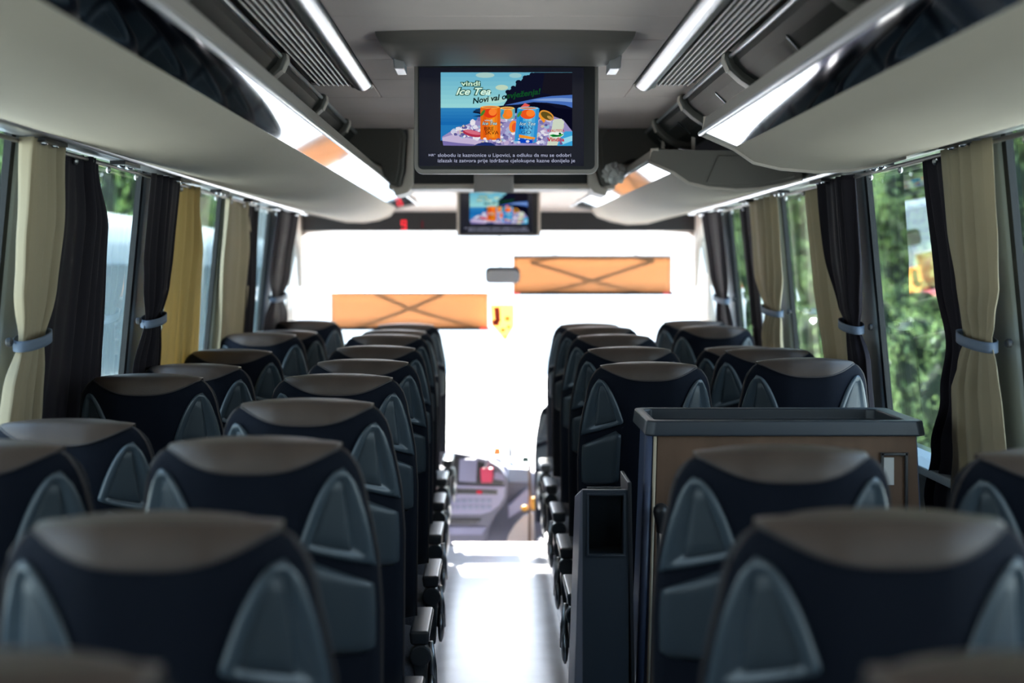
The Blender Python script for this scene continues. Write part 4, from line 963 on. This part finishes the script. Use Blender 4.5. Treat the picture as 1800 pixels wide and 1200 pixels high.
px_poly([(893, 822), (930, 824), (930, 848), (893, 848)], 8.60, 8.66, 'side_pad', mat('side_pad', (.3, .36, .46), .5), da, .008)
px_poly([(930, 855), (930, 888), (905, 905), (893, 912), (894, 888)], 8.58, 8.64, 'side_wedge', M_lav, da, .006)
px_poly([(938, 900), (920, 908), (905, 924), (894, 942), (888, 960), (942, 960)], 8.40, 8.46, 'door_guard', M_cream, da, .01)
cup = thing('red_pouch', 'bright red pouch standing in the console tray', 'pouch', C(855, 849, 8.5))
b = MB(cup.location); p = C(844, 848, 8.49); q = C(867, 822, 8.49)
b.hexa([(p[0] + .005, 8.475, p[2]), (q[0] - .005, 8.475, p[2]), (q[0] - .005, 8.505, p[2]), (p[0] + .005, 8.505, p[2]), (p[0], 8.47, q[2]), (q[0], 8.47, q[2]), (q[0], 8.505, q[2]), (p[0], 8.505, q[2])])
b.build('pouch_body', mat('red_pouch', (.85, .06, .14), .5), cup, bev=.008)
b = MB(cup.location); b.tube([(p[0] + .03, 8.49, q[2] - .01), (p[0] + .05, 8.49, q[2] + .05)], [.014, .008], 8); b.build('pouch_neck', mat('grey_neck', (.3, .27, .3), .6), cup)
rd = thing('grab_pole', 'brown grab pole with yellow grips right of the dashboard', 'grab pole', C(930, 898, 8.3))
b = MB(rd.location); b.tube([C(931, 960, 8.3), C(931, 812, 8.3)], .009, 10); b.build('pole', mat('brown_pole', (.16, .10, .07), .5), rd, smooth=True)
M_yel = mat('yellow_grip', (.85, .42, .05), .5)
b = MB(rd.location); b.tube([C(938, 896, 8.28), C(938, 874, 8.28)], .012, 10); b.build('grip', M_yel, rd, smooth=True)
b = MB(rd.location); b.ell(C(922, 893, 8.28), (.02, .02, .018)); b.build('grip_ball', M_yel, rd, smooth=True)
def small(px, py, w_, h_, Y, m, name, label, cat):
    p = P(px, py, Y); b = MB(); b.hexa([(p[0] - w_ / 2, Y - .02, p[2]), (p[0] + w_ / 2, Y - .02, p[2]), (p[0] + w_ / 2, Y + .02, p[2]), (p[0] - w_ / 2, Y + .02, p[2]), (p[0] - w_ * .35, Y - .015, p[2] + h_), (p[0] + w_ * .35, Y - .015, p[2] + h_), (p[0] + w_ * .35, Y + .015, p[2] + h_), (p[0] - w_ * .35, Y + .015, p[2] + h_)])
    tag(b.build(name, m, bev=.003), label, cat)
small(855, 796, .022, .045, 8.82, mat('pale_box', (.5, .42, .40), .5), 'small_box', 'small pale box on top of the dashboard', 'box')
small(874, 799, .05, .045, 8.82, mat('orange_toy', (.9, .28, .06), .5), 'orange_holder', 'small orange holder on top of the dashboard', 'holder')
small(897, 803, .03, .07, 8.82, mat('grey_stand', (.3, .33, .34), .5), 'phone_stand', 'grey phone stand on the dashboard beside the orange holder', 'stand')
small(924, 812, .05, .035, 8.80, mat('dark_box', (.05, .09, .07), .5), 'ticket_machine', 'small dark ticket device at the right end of the dashboard', 'device')
# ------------------------------------------------------------------ outside
M_pave = mat('pale_pavement', (.62, .60, .56), .9, var=.08, vscale=2)
b = MB(); b.box(-60, 60, -30, 110, -1.32, -1.22); struct(b.build('ground', M_pave))
M_white = mat('white_wall', (.82, .80, .76), .8)
bw = thing('pale_building', 'overexposed pale building beyond the windshield', 'building', (0, 48, -1.22))
b = MB(bw.location); b.box(-16, 16, 46, 56, -1.22, 5.2); b.build('building_wall', M_white, bw)
b = MB(bw.location); b.box(-16.6, 16.6, 45.4, 56.6, 5.2, 5.5); b.build('building_roof', M_white, bw)
for k in range(8):
    b = MB(bw.location); b.box(-14.5 + k * 3.9, -13 + k * 3.9, 45.95, 46.02, 1.5, 3.2); b.build('building_window', mat('pale_window', (.55, .58, .6), .3), bw)
# parked coach on the left
pc = thing('parked_coach', 'pale blue coach parked outside the left windows', 'coach', (-4.6, 16, -1.22))
M_coach = mat('coach_paint', (.52, .62, .68), .3, coat=.4)
b = MB(pc.location); b.prismY([(-5.9, -.85), (-3.3, -.85), (-3.3, 1.6), (-3.42, 1.88), (-3.7, 2.0), (-5.5, 2.0), (-5.78, 1.88), (-5.9, 1.6)], 9.5, 22.5); b.build('coach_body', M_coach, pc, bev=.08)
M_cg = mat('coach_glass', (.10, .16, .18), .12, spec=.8)
for k in range(7):
    b = MB(pc.location); b.box(-3.31, -3.27, 9.9 + k * 1.78, 11.58 + k * 1.78, .55, 1.5); b.build('coach_window', M_cg, pc)
b = MB(pc.location); b.box(-3.31, -3.285, 9.5, 22.5, .18, .36); b.build('red_band', mat('red_band', (.62, .07, .10), .4), pc)
for y in (12.2, 20.2):
    b = MB(pc.location); b.lathe([(.2, -.14), (.42, -.13), (.46, -.08), (.46, .08), (.42, .13), (.2, .14)], (-3.45, y, -.76), 'X', 24); b.build('wheel', M_black, pc, bev=.01)
# trees
def leaf_mat(name, col, col2, rough=.2):
    m = bpy.data.materials.new(name); m.use_nodes = True; t = m.node_tree; b = t.nodes['Principled BSDF']
    co = t.nodes.new('ShaderNodeTexCoord'); n = t.nodes.new('ShaderNodeTexNoise'); n.inputs['Scale'].default_value = 3.5; n.inputs['Detail'].default_value = 6
    r = t.nodes.new('ShaderNodeValToRGB'); r.color_ramp.elements[0].color = (*col, 1); r.color_ramp.elements[1].color = (*col2, 1); r.color_ramp.elements[0].position = .38; r.color_ramp.elements[1].position = .62
    t.links.new(co.outputs['Object'], n.inputs[0]); t.links.new(n.outputs[0], r.inputs[0]); t.links.new(r.outputs[0], b.inputs['Base Color'])
    b.inputs['Roughness'].default_value = rough; b.inputs['Specular IOR Level'].default_value = .6
    tr = t.nodes.new('ShaderNodeBsdfTranslucent'); t.links.new(r.outputs[0], tr.inputs[0]); mx = t.nodes.new('ShaderNodeMixShader'); mx.inputs[0].default_value = .35
    o = t.nodes['Material Output']; t.links.new(b.outputs[0], mx.inputs[1]); t.links.new(tr.outputs[0], mx.inputs[2]); t.links.new(mx.outputs[0], o.inputs[0]); return m
M_leafR = leaf_mat('hedge_leaf', (.15, .24, .10), (.46, .62, .24))
M_leafL = leaf_mat('tree_leaf', (.12, .24, .08), (.34, .5, .15))
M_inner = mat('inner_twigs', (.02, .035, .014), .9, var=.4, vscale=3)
M_bark = mat('bark', (.08, .06, .045), .9, bump=.6, bscale=30, var=.3, vscale=20)
def tree(name, label, x, y, rx, ry, z0, z1, n, size, m, seed, group, cat='tree'):
    th = thing(name, label, cat, (x, y, -1.22), group)
    rg = np.random.default_rng(seed)
    nb = 26; rs_ = rg.uniform(.42, .72, nb) * min(rx, ry, (z1 - z0) / 2.4); rm = rs_ * 1.1; cs = np.column_stack([rg.uniform(-1, 1, nb) * (rx - rm), rg.uniform(-1, 1, nb) * (ry - rm), rg.uniform(z0, z1, nb)])
    k = rg.integers(0, nb, n); d = rg.normal(size=(n, 3)); d /= np.linalg.norm(d, axis=1)[:, None]
    c = cs[k] + d * (rs_[k] * rg.uniform(.82, 1.05, n))[:, None]
    c[:, 2] = np.maximum(c[:, 2], -1.15)
    nrm = d + rg.normal(size=(n, 3)) * .6; nrm /= np.linalg.norm(nrm, axis=1)[:, None]
    a = np.cross(nrm, rg.normal(size=(n, 3))); a /= np.linalg.norm(a, axis=1)[:, None]; bb = np.cross(nrm, a)
    s = rg.uniform(.6, 1.2, n)[:, None] * size
    V = np.stack([c - a * s, c - bb * s * .45, c + a * s, c + bb * s * .45], 1); V[:, :, 2] += 1.22
    me = bpy.data.meshes.new('foliage'); me.vertices.add(n * 4); me.vertices.foreach_set('co', V.ravel()); me.loops.add(n * 4); me.loops.foreach_set('vertex_index', np.arange(n * 4)); me.polygons.add(n)
    me.polygons.foreach_set('loop_start', np.arange(n) * 4); me.update(calc_edges=True)
    link('foliage', me, th, m, kind='stuff')
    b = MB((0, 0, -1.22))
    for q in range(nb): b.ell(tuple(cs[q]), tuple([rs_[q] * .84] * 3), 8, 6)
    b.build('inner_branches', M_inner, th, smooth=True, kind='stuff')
    b = MB((0, 0, -1.22)); b.tube([(0, 0, -1.24), (.05, .05, z0 * .5), (0, .1, z0 + (z1 - z0) * .4)], [.13, .11, .06], 10); b.build('trunk', M_bark, th, smooth=True)
ph = ['nearest', 'second', 'third', 'fourth', 'fifth', 'sixth', 'seventh', 'farthest']
for k in range(8):
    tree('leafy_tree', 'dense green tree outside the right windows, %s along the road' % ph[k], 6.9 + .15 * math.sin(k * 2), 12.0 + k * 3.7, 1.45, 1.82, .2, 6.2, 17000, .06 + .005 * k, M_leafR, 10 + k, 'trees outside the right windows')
for k in range(7):
    tree('sunlit_shrub', 'sunlit shrub at the foot of the right trees, %s along the road' % ph[k] if k < 6 else 'sunlit shrub at the foot of the right trees, last one along the road', 4.65 + .08 * math.sin(k), 9.2 + k * 2.9, .68, 1.42, -1.1, .75, 8000, .042, M_leafR, 40 + k, 'shrubs outside the right windows', 'shrub')
for k in range(6):
    tree('street_tree', 'light green tree behind the parked coach, %s from the camera' % ['nearest', 'second', 'third', 'fourth', 'fifth', 'farthest'][k], -9.5 + .3 * math.sin(k * 3), 14 + k * 5.6, 2.2, 2.75, .3, 5.4 + .5 * math.sin(k), 10000, .12, M_leafL, 70 + k, 'trees behind the parked coach')
